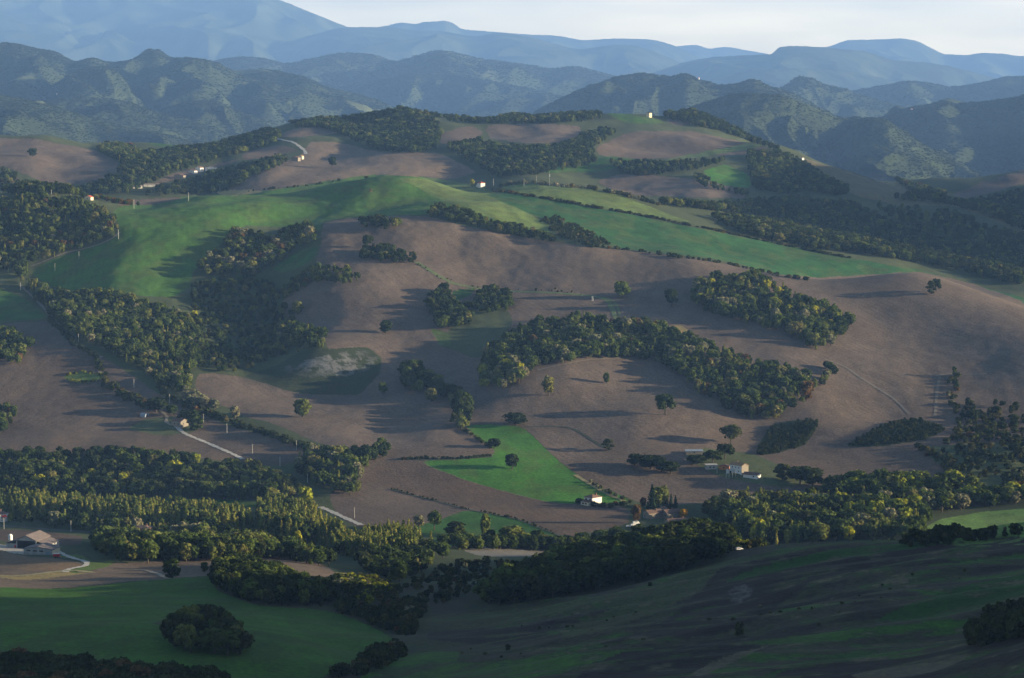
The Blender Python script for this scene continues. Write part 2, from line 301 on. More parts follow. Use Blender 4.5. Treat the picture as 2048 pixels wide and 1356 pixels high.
COVER = [
 # far system
 ('brown', [(-30,278),(70,276),(130,290),(190,300),(235,322),(240,345),(190,365),(110,372),(40,345),(-30,322)]),
 ('brownl', [(445,388),(490,352),(560,325),(602,312),(620,282),(680,285),(760,305),(880,305),(962,346),(900,352),(740,352),(560,382)]),
 ('brown', [(572,262),(620,250),(700,262),(650,270),(560,276)]), ('brown2', [(880,266),(940,250),(966,262),(960,275),(900,292),(880,285)]),
 ('brown', [(968,250),(1060,247),(1162,250),(1160,272),(1112,288),(1040,285),(980,278)]), ('brown2', [(1190,295),(1260,262),(1385,262),(1440,275),(1540,296),(1500,310),(1390,315),(1280,318),(1200,312)]),
 ('brown', [(1190,362),(1240,348),(1350,352),(1490,378),(1492,397),(1380,394),(1250,390)]), ('brown', [(1330,238),(1390,228),(1420,246),(1350,252)]),
 ('greenb', [(1403,342),(1450,328),(1500,350),(1503,378),(1430,367)]), ('green', [(1203,222),(1250,226),(1320,240),(1330,248),(1250,246)]),
 ('gold', [(1588,312),(1640,325),(1780,370),(1900,396),(1990,428),(2060,455),(2060,475),(1950,425),(1900,410),(1800,412),(1700,388),(1630,345)]),
 ('brown', [(1900,388),(2070,330),(2070,362),(1930,398)]), ('brown', [(480,308),(560,288),(602,302),(540,312),(490,322)]), ('brown2', [(350,308),(460,281),(520,270),(500,290),(420,310)]),
 ('brown', [(300,372),(345,345),(480,318),(500,312),(420,340),(330,365)]), ('dgreen', [(285,288),(330,275),(420,275),(440,282),(360,297)]), ('brown', [(-30,355),(30,350),(60,372),(-30,380)]),
 ('brown', [(870,365),(962,346),(900,352),(760,352)]), ('dgreen', [(1060,345),(1180,310),(1290,318),(1200,345)]), ('clay', [(1912,515),(1950,510),(1978,524),(1962,542),(1920,540)]), ('olive', [(1300,325),(1500,285),(1530,292),(1420,312)]),
 # green ridge
 ('green', [(222,425),(250,408),(330,396),(450,388),(560,378),(680,358),(740,350),(790,350),(870,356),(962,372),(1060,440),(1100,470),(1050,458),(900,418),(850,430),(720,432),(645,442),(640,462),(600,455),(480,450),(430,500),(385,540),(380,575),(340,595),(240,588),(120,582),(58,548),(100,522),(170,497),(228,476),(242,455)]),
 ('olive', [(790,356),(870,356),(962,372),(1010,395),(1080,440),(1135,472),(1060,457),(960,428),(885,402),(840,378)]),
 ('strip', [(968,388),(1010,385),(1060,392),(1200,418),(1300,437),(1400,457),(1550,487),(1700,517),(1850,542),(2000,582),(2070,602),(2070,640),(1900,575),(1830,560),(1640,565),(1560,550),(1450,520),(1250,498),(1150,472),(1080,435),(1010,405)]),  # darker copy of the green, with the strip's shade in its colour
 ('olive', [(1000,372),(1050,364),(1200,378),(1320,420),(1392,448),(1250,426),(1100,396),(1020,384)]), ('straw', [(430,383),(490,379),(530,382),(480,390),(440,391)]),
 ('dgreen', [(540,540),(600,500),(640,490),(625,520),(575,545)]), ('dgreen', [(-30,565),(40,592),(100,636),(-30,645)]),
 ('brown2', [(230,402),(300,397),(375,394),(300,410),(240,412)]),
 # brown slopes
 ('brown', [(645,445),(720,433),(850,431),(900,445),(1000,466),(1150,490),(1300,505),(1400,518),(1560,550),(1640,556),(1740,549),(1830,543),(1900,555),(1980,578),(2070,612),(2070,995),(1900,985),(1640,1000),(1420,1005),(1300,1012),(1230,985),(1120,1070),(700,1060),(650,990),(760,905),(640,890),(560,850),(480,830),(390,780),(395,745),(480,752),(600,788),(700,785),(762,750),(765,715),(740,695),(650,700),(655,660),(570,640),(565,600),(620,560),(640,500)]),
 ('brown2', [(-30,650),(100,640),(130,680),(200,710),(250,740),(320,790),(450,850),(600,890),(640,905),(560,935),(400,915),(-30,915)]),
 ('brown', [(190,710),(250,740),(320,790),(450,850),(600,890),(640,905),(560,930),(380,870),(260,800),(205,745)]),
 ('dull', [(880,690),(910,640),(1000,590),(1030,650),(960,720),(905,700)]), ('olive', [(858,655),(900,668),(905,690),(880,690)]), ('dgreen', [(905,580),(950,575),(940,592),(905,605)]),
 ('straw', [(1335,655),(1360,648),(1392,668),(1385,680),(1350,672)]),
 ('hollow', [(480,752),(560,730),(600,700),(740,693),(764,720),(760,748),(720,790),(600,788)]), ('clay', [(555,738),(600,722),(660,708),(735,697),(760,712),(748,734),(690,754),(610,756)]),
 ('dull', [(290,838),(250,858),(330,872),(400,862),(390,830)]), ('verge', [(128,752),(160,742),(205,748),(210,758),(165,766),(132,762)]),
 # lower slopes
 ('greenb', [(930,850),(965,848),(1045,853),(1078,882),(1102,908),(1140,940),(1180,967),(1230,985),(1262,1002),(1215,1006),(1115,1008),(1000,980),(900,950),(840,923),(900,919),(985,914),(989,900),(955,875)]),
 ('brown2', [(800,917),(850,885),(905,866),(932,863),(985,905),(984,912),(850,916)]),
 ('soil', [(715,950),(785,920),(838,924),(961,971),(1115,1008),(1256,1012),(1262,1048),(1147,1071),(1122,1070),(1031,1034),(940,1015),(873,1001),(782,978)]),
 ('dgreen', [(880,1040),(935,1019),(1031,1037),(1122,1072),(1110,1095),(900,1095),(820,1055)]),
 ('brown2', [(1520,918),(1560,905),(1640,895),(1700,893),(1850,894),(1885,920),(1925,970),(1850,990),(1700,990),(1640,962)]),
 ('dull', [(1365,915),(1400,895),(1500,905),(1600,945),(1640,965),(1560,975),(1440,955)]), ('dull', [(1840,895),(1900,890),(2070,880),(2070,985),(1940,975),(1880,930)]),
 ('wood', [(1505,912),(1540,850),(1575,842),(1642,838),(1612,890),(1560,905)]), ('wood', [(1685,893),(1760,850),(1830,834),(1898,858),(1850,880),(1760,894)]),
 # flood plain
 ('dgreen', [(-30,982),(250,996),(520,1000),(520,1016),(250,1010),(-30,1000)]), ('meadow', [(1835,1090),(1850,1055),(1880,1038),(1960,1024),(2080,1015),(2080,1095)]),
 ('dull', [(-30,1046),(40,1052),(165,1064),(160,1070),(40,1060),(-30,1060)]), ('soil', [(-30,1058),(40,1060),(165,1070),(162,1090),(60,1090),(-30,1076)]),
 # brown shelf with the barns
 ('brownl', [(-30,1100),(20,1104),(50,1112),(120,1117),(170,1127),(200,1127),(300,1124),(400,1110),(450,1102),(560,1112),(640,1126),(700,1160),(690,1180),(600,1160),(470,1140),(420,1150),(320,1160),(250,1164),(100,1178),(-30,1176)]),  # lighter brown chosen to make the shelf look sunlit
 ('shelf', [(-30,1098),(20,1104),(50,1114),(130,1120),(165,1130),(135,1142),(60,1140),(-30,1135)]),  # soil colour lightened and warmed to stand in for low sun
 ('straw', [(-30,1146),(40,1153),(130,1140),(180,1146),(120,1154),(40,1160),(-30,1152)]), ('verge', [(108,1112),(160,1108),(185,1125),(230,1120),(220,1132),(150,1148),(130,1140),(172,1128),(150,1118)]),
 ('gravel', [(-10,1088),(30,1090),(52,1097),(56,1110),(20,1104),(-10,1098)]),
 # foreground, left
 ('fgreen', [(-40,1172),(100,1179),(250,1166),(420,1150),(432,1182),(520,1214),(640,1217),(720,1242),(792,1278),(770,1312),(700,1338),(630,1358),(560,1440),(-40,1440)]),
 ('fdull', [(300,1248),(345,1232),(380,1228),(350,1240),(318,1250)]),
 # foreground, right
 ('fdull', [(800,1235),(950,1225),(1100,1210),(1250,1180),(1380,1140),(1490,1112),(1540,1112),(1430,1160),(1300,1192),(1150,1227),(1000,1252),(840,1262)]),
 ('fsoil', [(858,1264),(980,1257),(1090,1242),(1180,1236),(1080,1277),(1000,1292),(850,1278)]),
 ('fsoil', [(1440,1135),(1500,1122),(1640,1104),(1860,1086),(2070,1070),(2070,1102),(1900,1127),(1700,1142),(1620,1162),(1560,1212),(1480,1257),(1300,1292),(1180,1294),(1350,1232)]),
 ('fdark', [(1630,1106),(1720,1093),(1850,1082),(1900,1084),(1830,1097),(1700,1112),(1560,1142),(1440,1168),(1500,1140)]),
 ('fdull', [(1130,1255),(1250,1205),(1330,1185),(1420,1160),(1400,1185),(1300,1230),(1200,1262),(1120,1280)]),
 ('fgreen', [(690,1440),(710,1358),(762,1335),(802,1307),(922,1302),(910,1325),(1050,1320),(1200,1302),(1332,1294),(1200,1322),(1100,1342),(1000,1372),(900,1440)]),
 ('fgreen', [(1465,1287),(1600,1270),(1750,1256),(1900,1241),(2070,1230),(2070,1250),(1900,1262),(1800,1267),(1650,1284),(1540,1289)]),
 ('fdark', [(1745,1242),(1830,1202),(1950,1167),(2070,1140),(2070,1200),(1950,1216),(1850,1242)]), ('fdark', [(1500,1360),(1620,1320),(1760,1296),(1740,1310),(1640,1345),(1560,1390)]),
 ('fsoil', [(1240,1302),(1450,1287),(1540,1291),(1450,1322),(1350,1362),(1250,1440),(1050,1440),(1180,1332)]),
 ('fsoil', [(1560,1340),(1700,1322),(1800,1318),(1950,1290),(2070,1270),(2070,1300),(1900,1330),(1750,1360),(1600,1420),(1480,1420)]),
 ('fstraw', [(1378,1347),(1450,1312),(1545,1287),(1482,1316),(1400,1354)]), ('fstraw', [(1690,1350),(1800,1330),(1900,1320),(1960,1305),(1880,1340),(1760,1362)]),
 ('fclay', [(1453,1182),(1478,1167),(1508,1172),(1502,1196),(1465,1214)]), ('plateau', [(920,1099),(1000,1094),(1120,1094),(1150,1106),(1080,1116),(960,1112)]), ('straw', [(1060,1118),(1100,1106),(1140,1108),(1085,1116)]),
]
jx = PX + 2.6 * noise2(X / 30, Y / 45, 61) + 1.1 * noise2(X / 7, Y / 11, 62); jy = PY + 1.6 * noise2(X / 34, Y / 50, 63) + 0.7 * noise2(X / 8, Y / 12, 64)
RGB = np.empty(X.shape + (4,)); RGB[...] = C_['scrub']
mix = np.clip(0.5 + 1.2 * fbm(X / 60, Y / 90, 71), 0, 1)[..., None]
RGB = RGB * (1 - mix * 0.6) + np.array(C_['dull']) * mix * 0.6
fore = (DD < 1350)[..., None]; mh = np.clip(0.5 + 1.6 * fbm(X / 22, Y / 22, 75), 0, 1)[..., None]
RGB[..., :3] = np.where(fore, RGB[..., :3] * .62, RGB[..., :3])  # near ground darkened, its shade put into the colour
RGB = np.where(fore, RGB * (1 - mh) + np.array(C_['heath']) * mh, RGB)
stk = fbm((X + .5 * Y) / 46, (Y - .18 * X) / 21, 78, 4, .6); stf = fbm(X / 17, Y / 12, 79, 4, .6)
for cn, lo, src in (('fgreen', .28, stk), ('fdull', .22, stf), ('fsoil', .30, -stk), ('fstraw', .62, stf + .3 * stk)):
    kk = (np.clip((src - lo) / .22, 0, 1) * FORE_R)[..., None] * .85; RGB = RGB * (1 - kk) + np.array(C_[cn]) * kk
FIELD = np.full(X.shape, -1)
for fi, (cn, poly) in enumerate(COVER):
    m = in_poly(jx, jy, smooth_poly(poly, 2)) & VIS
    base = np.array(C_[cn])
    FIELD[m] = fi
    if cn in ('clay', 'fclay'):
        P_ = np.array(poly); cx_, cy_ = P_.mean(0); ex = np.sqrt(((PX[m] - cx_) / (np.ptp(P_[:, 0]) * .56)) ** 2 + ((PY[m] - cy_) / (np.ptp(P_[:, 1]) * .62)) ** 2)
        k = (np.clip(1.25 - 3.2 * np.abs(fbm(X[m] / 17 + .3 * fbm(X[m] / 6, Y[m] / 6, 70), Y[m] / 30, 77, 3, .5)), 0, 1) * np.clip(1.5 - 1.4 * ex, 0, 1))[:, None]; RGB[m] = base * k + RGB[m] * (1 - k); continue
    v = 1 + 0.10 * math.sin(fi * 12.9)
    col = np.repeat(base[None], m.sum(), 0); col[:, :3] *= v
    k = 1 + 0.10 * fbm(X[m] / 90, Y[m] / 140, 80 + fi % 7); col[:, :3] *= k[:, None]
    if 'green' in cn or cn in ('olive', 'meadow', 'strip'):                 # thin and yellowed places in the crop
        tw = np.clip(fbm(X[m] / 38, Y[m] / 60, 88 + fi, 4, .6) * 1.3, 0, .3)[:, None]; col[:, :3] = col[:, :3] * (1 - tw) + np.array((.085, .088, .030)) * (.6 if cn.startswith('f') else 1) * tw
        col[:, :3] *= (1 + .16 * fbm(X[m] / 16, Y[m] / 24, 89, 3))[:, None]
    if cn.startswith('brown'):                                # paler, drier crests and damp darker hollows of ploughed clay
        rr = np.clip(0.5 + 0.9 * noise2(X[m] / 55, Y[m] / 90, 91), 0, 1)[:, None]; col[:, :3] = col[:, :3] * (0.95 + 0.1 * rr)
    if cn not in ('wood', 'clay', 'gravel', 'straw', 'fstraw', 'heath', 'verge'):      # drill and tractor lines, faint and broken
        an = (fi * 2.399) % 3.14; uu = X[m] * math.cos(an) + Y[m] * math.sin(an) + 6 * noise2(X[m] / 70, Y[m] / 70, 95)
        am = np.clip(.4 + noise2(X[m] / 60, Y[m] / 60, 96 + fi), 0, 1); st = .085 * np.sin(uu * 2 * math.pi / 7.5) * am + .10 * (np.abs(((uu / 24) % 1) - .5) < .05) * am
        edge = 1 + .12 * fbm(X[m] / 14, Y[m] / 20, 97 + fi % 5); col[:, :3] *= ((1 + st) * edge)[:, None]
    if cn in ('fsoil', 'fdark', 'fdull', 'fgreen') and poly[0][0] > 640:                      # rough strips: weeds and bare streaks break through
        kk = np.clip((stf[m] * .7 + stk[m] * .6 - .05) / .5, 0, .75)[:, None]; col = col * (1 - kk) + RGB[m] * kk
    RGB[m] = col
# ground out of sight goes on like the ground in front of it
idx = np.where(VIS, np.arange(len(D))[:, None], 0); idx = np.maximum.accumulate(idx, 0)
RGB = np.take_along_axis(RGB, idx[..., None].repeat(4, 2), 0); FIELD = np.take_along_axis(FIELD, idx, 0)
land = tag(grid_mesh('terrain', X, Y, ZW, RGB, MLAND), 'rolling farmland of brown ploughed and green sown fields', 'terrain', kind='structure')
# ------------------------------------------------------------------ far ridges
HILLS = []
def hill(name, label, pts, dist, depth, drop, seed, spur=1.0, wl=420, field=0.22, col='wood', mtn=False, cols=700, rows=150, back=0.5):
    q_ = 1.55 + 1.0 * min(1, max(0, (dist - 5500) / 7000)); dist = dist * q_; depth = depth * q_; drop = drop * q_; wl = wl * q_ ** .6
    pts = sorted(pts)
    if pts[0][0] < -50: pts = [(pts[0][0] - 900, pts[0][1] + 25), (pts[0][0] - 450, pts[0][1] + 4)] + pts
    if pts[-1][0] > 2100: pts = pts + [(pts[-1][0] + 450, pts[-1][1] + 4), (pts[-1][0] + 900, pts[-1][1] + 25)]
    px = np.array([p[0] for p in pts], float); py = np.array([p[1] for p in pts], float)
    s_, t_ = ray_st(px, py)
    s = np.linspace(s_[0], s_[-1], cols)
    # smooth skyline (monotone cubic through the points)
    dx = np.diff(s_); dl = np.diff(t_) / dx; mm = np.zeros(len(s_)); mm[1:-1] = np.where(dl[:-1] * dl[1:] > 0, 2 * dl[:-1] * dl[1:] / (dl[:-1] + dl[1:] + 1e-12), 0)
    k = np.clip(np.searchsorted(s_, s) - 1, 0, len(dx) - 1); h = dx[k]; u = (s - s_[k]) / h
    t = (2 * u ** 3 - 3 * u ** 2 + 1) * t_[k] + (u ** 3 - 2 * u ** 2 + u) * h * mm[k] + (-2 * u ** 3 + 3 * u ** 2) * t_[k + 1] + (u ** 3 - u ** 2) * h * mm[k + 1]
    dc = dist * (1 + 0.035 * noise2(s * 14 + seed, s * 0 + seed, seed))
    q = np.concatenate([np.linspace(-1, 0, rows // 6, endpoint=False), np.linspace(0, 1, rows) ** 1.25])
    Q, Sg = np.meshgrid(q, s, indexing='ij'); DC = np.repeat(dc[None], len(q), 0)
    Dg = DC - np.where(Q >= 0, Q * depth, Q * depth * back)
    Xg = Sg * Dg; zc = np.repeat((t * dc)[None], len(q), 0)
    g = np.where(Q >= 0, 0.75 * Q + 0.25 * Q * Q, (-Q) ** 1.5 * 1.2)
    ax = np.abs(Q)
    mx = Xg + 0.35 * wl * noise2(Xg / (wl * 1.3), Dg / (wl * 1.3), seed + 3)
    rid = 1 - 2 * np.sqrt(noise2(mx / wl, Dg / (wl * 2.6), seed + 1) ** 2 + (.03 if mtn else .004)); rid2 = 1 - 2 * np.abs(noise2(mx / (wl * .42), Dg / (wl * .9), seed + 2))
    env = np.clip(ax * 3.2, 0, 1)
    Zg = zc - drop * g + spur * (.62 if mtn else 1) * drop * env * (0.30 * (rid - 0.35) + 0.11 * (rid2 - 0.35)) + env * drop * 0.14 * noise2(Xg / (wl * 2.2), Dg / (wl * 2.2), seed + 4)
    if not mtn: Zg = Zg + 3.0 * noise2(Xg / 30, Dg / 30, seed + 6) + 2.0 * noise2(Xg / 13, Dg / 13, seed + 7)
    else: Zg = Zg + 5.0 * noise2(Xg / 90, Dg / 90, seed + 6)
    Zg = np.maximum(Zg, -405)
    wx = Xg + 60 * noise2(Xg / 150, Dg / 150, seed + 8); wy = Dg + 60 * noise2(Xg / 150, Dg / 150, seed + 9)
    cid = worley(wx / (150 if not mtn else 420), wy / (200 if not mtn else 520), seed)
    field = field * (.05 if not mtn else .10)
    wood = cid > field
    W = np.array(C_['wood']) * 0.9; W[3] = 1.5
    R = np.empty(Xg.shape + (4,)); R[...] = W
    R[(cid < field) & (cid >= field * .6)] = np.array(C_['dull'])
    R[(cid < field * .6) & (cid >= field * .2)] = np.array(C_['dull']); R[cid < field * .2] = np.array(C_['brown'])
    tint = 1 + 0.35 * fbm(Xg / 300, Dg / 300, seed + 11); R[..., :3] *= tint[..., None]
    if mtn:
        m2 = np.clip(fbm(Xg / 700, Dg / 700, seed + 12) * 2, 0, 1)[..., None]; R = R * (1 - .7 * m2) + np.array(C_['dull']) * .7 * m2
    o = grid_mesh(name, Xg, Dg, Zg + ZC, R, MHILL)
    # grid order is far to near here, so turn the faces up
    o.data.flip_normals()
    tag(o, label, 'mountain' if name == 'mountain' else 'hill', kind='structure')
    HILLS.append((Xg, Dg, Zg + ZC, wood, dist))
    return o
hill('hills', 'dark wooded hills with small fields at the left edge', [(-250,170),(-100,182),(0,190),(60,200),(150,225),(230,250),(300,262),(400,290),(480,315)], 6000, 900, 150, 11, wl=330, field=.25)
hill('hills', 'pointed wooded hill with a sunlit right flank', [(1250,270),(1330,240),(1380,215),(1430,198),(1480,186),(1520,187),(1560,190),(1600,203),(1640,218),(1690,236),(1740,236),(1790,258),(1850,290),(1900,312),(1960,345)], 6000, 800, 170, 23, wl=260, field=.0)
hill('hills', 'broad dark ridge falling in from the right edge', [(1640,300),(1700,262),(1750,240),(1800,226),(1860,215),(1950,205),(2048,193),(2150,182),(2400,160)], 6700, 1500, 260, 31, wl=420, field=.10)
hill('hills', 'blue wooded hills in the left middle distance', [(-250,75),(-100,80),(0,90),(30,89),(60,97),(110,110),(150,124),(185,118),(215,124),(260,122),(300,109),(315,107),(345,121),(390,118),(425,123),(470,140),(520,138),(560,148),(600,152),(650,172),(750,198),(800,220),(860,240),(950,290)], 7800, 1700, 300, 43, wl=420, field=.20)
hill('hills', 'wooded hill left of the pointed hill', [(1000,260),(1090,212),(1150,185),(1200,166),(1240,153),(1290,151),(1340,155),(1370,147),(1400,160),(1440,172),(1475,166),(1505,158),(1540,172),(1580,185),(1640,215),(1720,250)], 7200, 1000, 200, 57, wl=300, field=.10)
hill('hills', 'small rounded hills behind the pointed hill', [(1480,200),(1540,185),(1570,172),(1600,153),(1625,156),(1650,170),(1700,182),(1750,200),(1800,216),(1860,240)], 8300, 1000, 220, 63, wl=280, field=.10)
hill('hills', 'low ridges at the right edge under the blue mountains', [(1660,190),(1720,182),(1770,172),(1820,163),(1870,168),(1905,175),(1940,170),(1980,162),(2020,154),(2060,153),(2150,145),(2400,130)], 9300, 1300, 230, 71, wl=380, field=.15)
hill('hills', 'long blue ridge across the middle distance', [(380,135),(430,122),(480,115),(530,118),(570,128),(620,118),(690,106),(740,108),(790,122),(830,112),(880,101),(920,108),(960,117),(1010,124),(1060,130),(1110,138),(1140,132),(1190,142),(1240,156),(1300,182),(1380,215)], 10000, 2000, 360, 83, wl=560, field=.16, mtn=True)
hill('mountains', 'flat topped blue mountain right of the centre', [(1150,185),(1250,165),(1330,138),(1380,122),(1440,113),(1500,110),(1540,108),(1560,95),(1585,92),(1640,94),(1690,99),(1720,101),(1790,120),(1860,126),(1930,140),(2000,160),(2100,190)], 12500, 2400, 420, 97, wl=700, field=.08, mtn=True)
hill('mountains', 'low pale ridge behind the right hills', [(1800,172),(1900,150),(1980,133),(2060,130),(2200,120),(2400,110)], 19000, 2200, 380, 101, wl=700, field=.08, mtn=True)
hill('mountains', 'long blue mountain ridge below the skyline', [(450,110),(560,88),(630,68),(700,54),(770,54),(830,60),(880,62),(950,72),(1000,66),(1060,74),(1110,88),(1160,98),(1210,92),(1250,89),(1290,97),(1340,116),(1420,150)], 14500, 2800, 520, 113, wl=800, field=.07, mtn=True)
hill('mountains', 'pale twin peaked mountain on the skyline', [(600,75),(720,60),(780,50),(805,45),(830,48),(848,44),(870,43),(888,41),(905,46),(925,58),(980,63),(1060,69),(1110,71),(1170,80),(1230,77),(1300,79),(1350,92),(1420,120)], 17500, 2600, 480, 127, wl=900, field=.05, mtn=True)
hill('mountains', 'palest small peaks at the middle of the skyline', [(1250,112),(1350,93),(1390,90),(1420,97),(1450,94),(1490,100),(1540,109),(1600,125)], 20500, 2000, 400, 131, wl=900, field=.05, mtn=True)
hill('mountains', 'pale flat topped mountain at the right of the skyline', [(1520,120),(1600,104),(1660,92),(1700,80),(1750,79),(1800,77),(1830,81),(1860,95),(1890,108),(1930,110),(1965,106),(2000,107),(2048,112),(2150,110),(2400,120)], 17500, 2600, 480, 137, wl=900, field=.05, mtn=True)
hill('mountain', 'great pale blue mountain at the upper left', [(-400,-40),(-200,-62),(0,-66),(150,-62),(300,-50),(420,-34),(520,-12),(570,4),(610,20),(650,36),(690,52),(740,70),(800,95),(900,130)], 16500, 4200, 900, 149, wl=1100, field=.08, mtn=True, spur=.8)
hill('hills', 'low wooded spur running down behind the left brown hill', [(20,235),(60,214),(126,198),(180,196),(239,201),(280,212),(325,228),(410,252),(513,280)], 6500, 700, 130, 161, wl=260, field=.25)
hill('hills', 'small wooded spur left of the second crest', [(300,230),(340,214),(400,203),(437,207),(495,230),(564,254),(640,285)], 6800, 700, 130, 167, wl=240, field=.25)
hill('hills', 'rounded wooded dome among the left hills', [(100,170),(140,148),(175,136),(205,132),(235,145),(270,182),(330,220)], 7200, 800, 190, 173, wl=300, field=.05)
hill('hills', 'second rounded wooded dome among the left hills', [(270,175),(310,145),(350,127),(393,117),(430,124),(480,150),(530,163),(600,184),(680,210),(760,245)], 7500, 1000, 220, 179, wl=300, field=.2)
hill('hills', 'sunlit spur in front of the long blue ridge', [(640,205),(700,182),(760,164),(830,150),(900,151),(960,158),(1040,174),(1120,192),(1180,215)], 9300, 1200, 240, 181, wl=360, field=.2)
hill('hills', 'rounded hump below the pointed hill', [(1660,290),(1700,255),(1735,236),(1765,238),(1800,258),(1850,290),(1910,320)], 5750, 500, 110, 191, wl=220, field=0)
hill('mountains', 'lower shoulder of the great mountain', [(-250,70),(-100,58),(60,44),(150,48),(230,76),(330,108),(420,130)], 15200, 2600, 460, 193, wl=800, field=.05, mtn=True)
hill('mountains', 'second lower shoulder of the great mountain', [(330,128),(400,100),(460,88),(540,98),(620,116),(700,140)], 14800, 2200, 400, 197, wl=700, field=.05, mtn=True)
hill('mountains', 'pale spur before the flat topped blue mountain', [(1380,175),(1450,150),(1520,140),(1600,136),(1680,142),(1760,155),(1850,180)], 11800, 1800, 330, 199, wl=600, field=.05, mtn=True)
# the plain all of it stands on
gm = bpy.data.meshes.new('ground'); gm.from_pydata([(-19000, -300, 40), (19000, -300, 40), (19000, 60000, 40), (-19000, 60000, 40)], [], [(0, 1, 2, 3)])
ca = gm.color_attributes.new('landcover', 'FLOAT_COLOR', 'POINT'); ca.data.foreach_set('color', list(C_['scrub']) * 4)
gm.materials.append(MHILL); go = bpy.data.objects.new('ground', gm); COL.objects.link(go); tag(go, 'dark low ground between the far hills', 'ground', kind='structure')
# ------------------------------------------------------------------ haze
def haze(density, color):
    me = bpy.data.meshes.new('haze'); x, y0, y1, z0, z1 = 19500, -400, 61000, 20, 3200
    v = [(sx, sy, sz) for sz in (z0, z1) for sy in (y0, y1) for sx in (-x, x)]
    me.from_pydata(v, [], [(0, 2, 3, 1), (4, 5, 7, 6), (0, 1, 5, 4), (2, 6, 7, 3), (0, 4, 6, 2), (1, 3, 7, 5)])
    m = bpy.data.materials.new('haze_air'); m.use_nodes = True; N = m.node_tree.nodes; N.remove(N['Principled BSDF'])
    pv = N.new('ShaderNodeVolumePrincipled'); pv.inputs['Color'].default_value = (*color, 1); pv.inputs['Density'].default_value = density; pv.inputs['Anisotropy'].default_value = 0.0
    m.node_tree.links.new(pv.outputs[0], N['Material Output'].inputs['Volume'])
    me.materials.append(m); o = bpy.data.objects.new('haze', me); COL.objects.link(o); tag(o, 'thin blue evening haze over the whole valley', 'haze', kind='stuff')
haze(3.1e-5, (0.24, 0.465, 1.0))
# ------------------------------------------------------------------ lanes and tracks, laid over the ground
def road_mat(name, col): return land_flat(name, col)
def land_flat(name, col):
    m = bpy.data.materials.new(name); m.use_nodes = True; N = m.node_tree.nodes; L = m.node_tree.links; p = N['Principled BSDF']; p.inputs['Roughness'].default_value = .9
    tc = N.new('ShaderNodeTexCoord'); n = N.new('ShaderNodeTexNoise'); n.inputs['Scale'].default_value = .5; n.inputs['Detail'].default_value = 5; L.new(tc.outputs['Object'], n.inputs['Vector'])
    mr = N.new('ShaderNodeMapRange'); mr.inputs[1].default_value = .3; mr.inputs[2].default_value = .7; mr.inputs[3].default_value = .65; mr.inputs[4].default_value = 1.3; L.new(n.outputs[0], mr.inputs[0])
    v = N.new('ShaderNodeVectorMath'); v.operation = 'SCALE'; v.inputs[0].default_value = col; L.new(mr.outputs[0], v.inputs['Scale']); L.new(v.outputs[0], p.inputs['Base Color']); return m
MR = dict(dirt2=land_flat('worn_track', (.115, .092, .07)), white=land_flat('white_gravel', (.36, .335, .30)), dirt=land_flat('dirt_track', (.20, .165, .12)), tar=land_flat('asphalt', (.055, .055, .058)), grass=land_flat('grass_track', (.075, .105, .030)), pale=land_flat('pale_track', (.135, .112, .088)), ditch=land_flat('ditch_grass', (.028, .034, .016)), straw=land_flat('dry_grass', (.20, .17, .07)))
def ribbon(name, label, line, width, mat, lift=.22, dmin=500):
    pts = []
    n = len(line)
    for i in range(n - 1):
        p0, p1, p2, p3 = [np.array(line[min(max(k, 0), n - 1)], float) for k in (i - 1, i, i + 1, i + 2)]
        m = max(2, int(np.linalg.norm(p2 - p1) / 2.5))
        for k in range(m):
            u = k / m; pts.append(.5 * (2 * p1 + (p2 - p0) * u + (2 * p0 - 5 * p1 + 4 * p2 - p3) * u * u + (3 * p1 - p0 - 3 * p2 + p3) * u ** 3))
    pts.append(np.array(line[-1], float)); W = [hit(p[0], p[1], dmin) for p in pts]; W = [q for q in W if q]
    if len(W) < 4: print('MISS RIBBON', label); return
    keep = [W[0]]
    for q in W[1:]:
        d = math.hypot(q[0] - keep[-1][0], q[1] - keep[-1][1])
        if 1.2 < d < 90: keep.append(q)
    if len(keep) < 4: print('MISS RIBBON', label); return
    W = np.array(keep)
    for _ in range(2): W[1:-1, :2] = (W[:-2, :2] + 2 * W[1:-1, :2] + W[2:, :2]) / 4
    t = np.gradient(W[:, :2], axis=0); t /= np.linalg.norm(t, axis=1)[:, None] + 1e-9; nn = np.stack([-t[:, 1], t[:, 0]], 1)
    V = []; F = []; ks = (-1, -.5, 0, .5, 1)
    for i in range(len(W)):
        wv = width * .5 * (1 + .18 * math.sin(i * 1.7) + .12 * math.sin(i * .63))
        for k in ks:
            x, y = W[i, :2] + nn[i] * k * wv; V.append((x, y, ground(x, y) + lift))
    for i in range(len(W) - 1):
        for k in range(4): a = i * 5 + k; F.append((a, a + 1, a + 6, a + 5))
    me = bpy.data.meshes.new(name); me.from_pydata(V, [], F); me.materials.append(mat); o = bpy.data.objects.new(name, me); COL.objects.link(o)
    if me.polygons[0].normal.z < 0: me.flip_normals()
    tag(o, label, name.replace('_', ' '), kind='structure'); return o
ribbon('lane', 'white gravel lane from the ruined farm down to the valley wood', [(352,852),(366,865),(385,874),(410,884),(440,897),(465,908),(487,919)], 4.2, MR['white'])
ribbon('lane', 'dirt lane passing the ruined farm', [(318,818),(330,829),(335,836),(331,842),(340,849),(352,853)], 3.2, MR['dirt'])
ribbon('lane', 'pale lane between the ploughed fields above the ruined farm', [(203,712),(196,722),(194,734),(200,744),(210,753),(216,760)], 3.2, MR['pale'])
ribbon('lane', 'pale dirt lane down the side of the small green field', [(40,570),(70,598),(95,624),(106,640)], 3.5, MR['pale'])
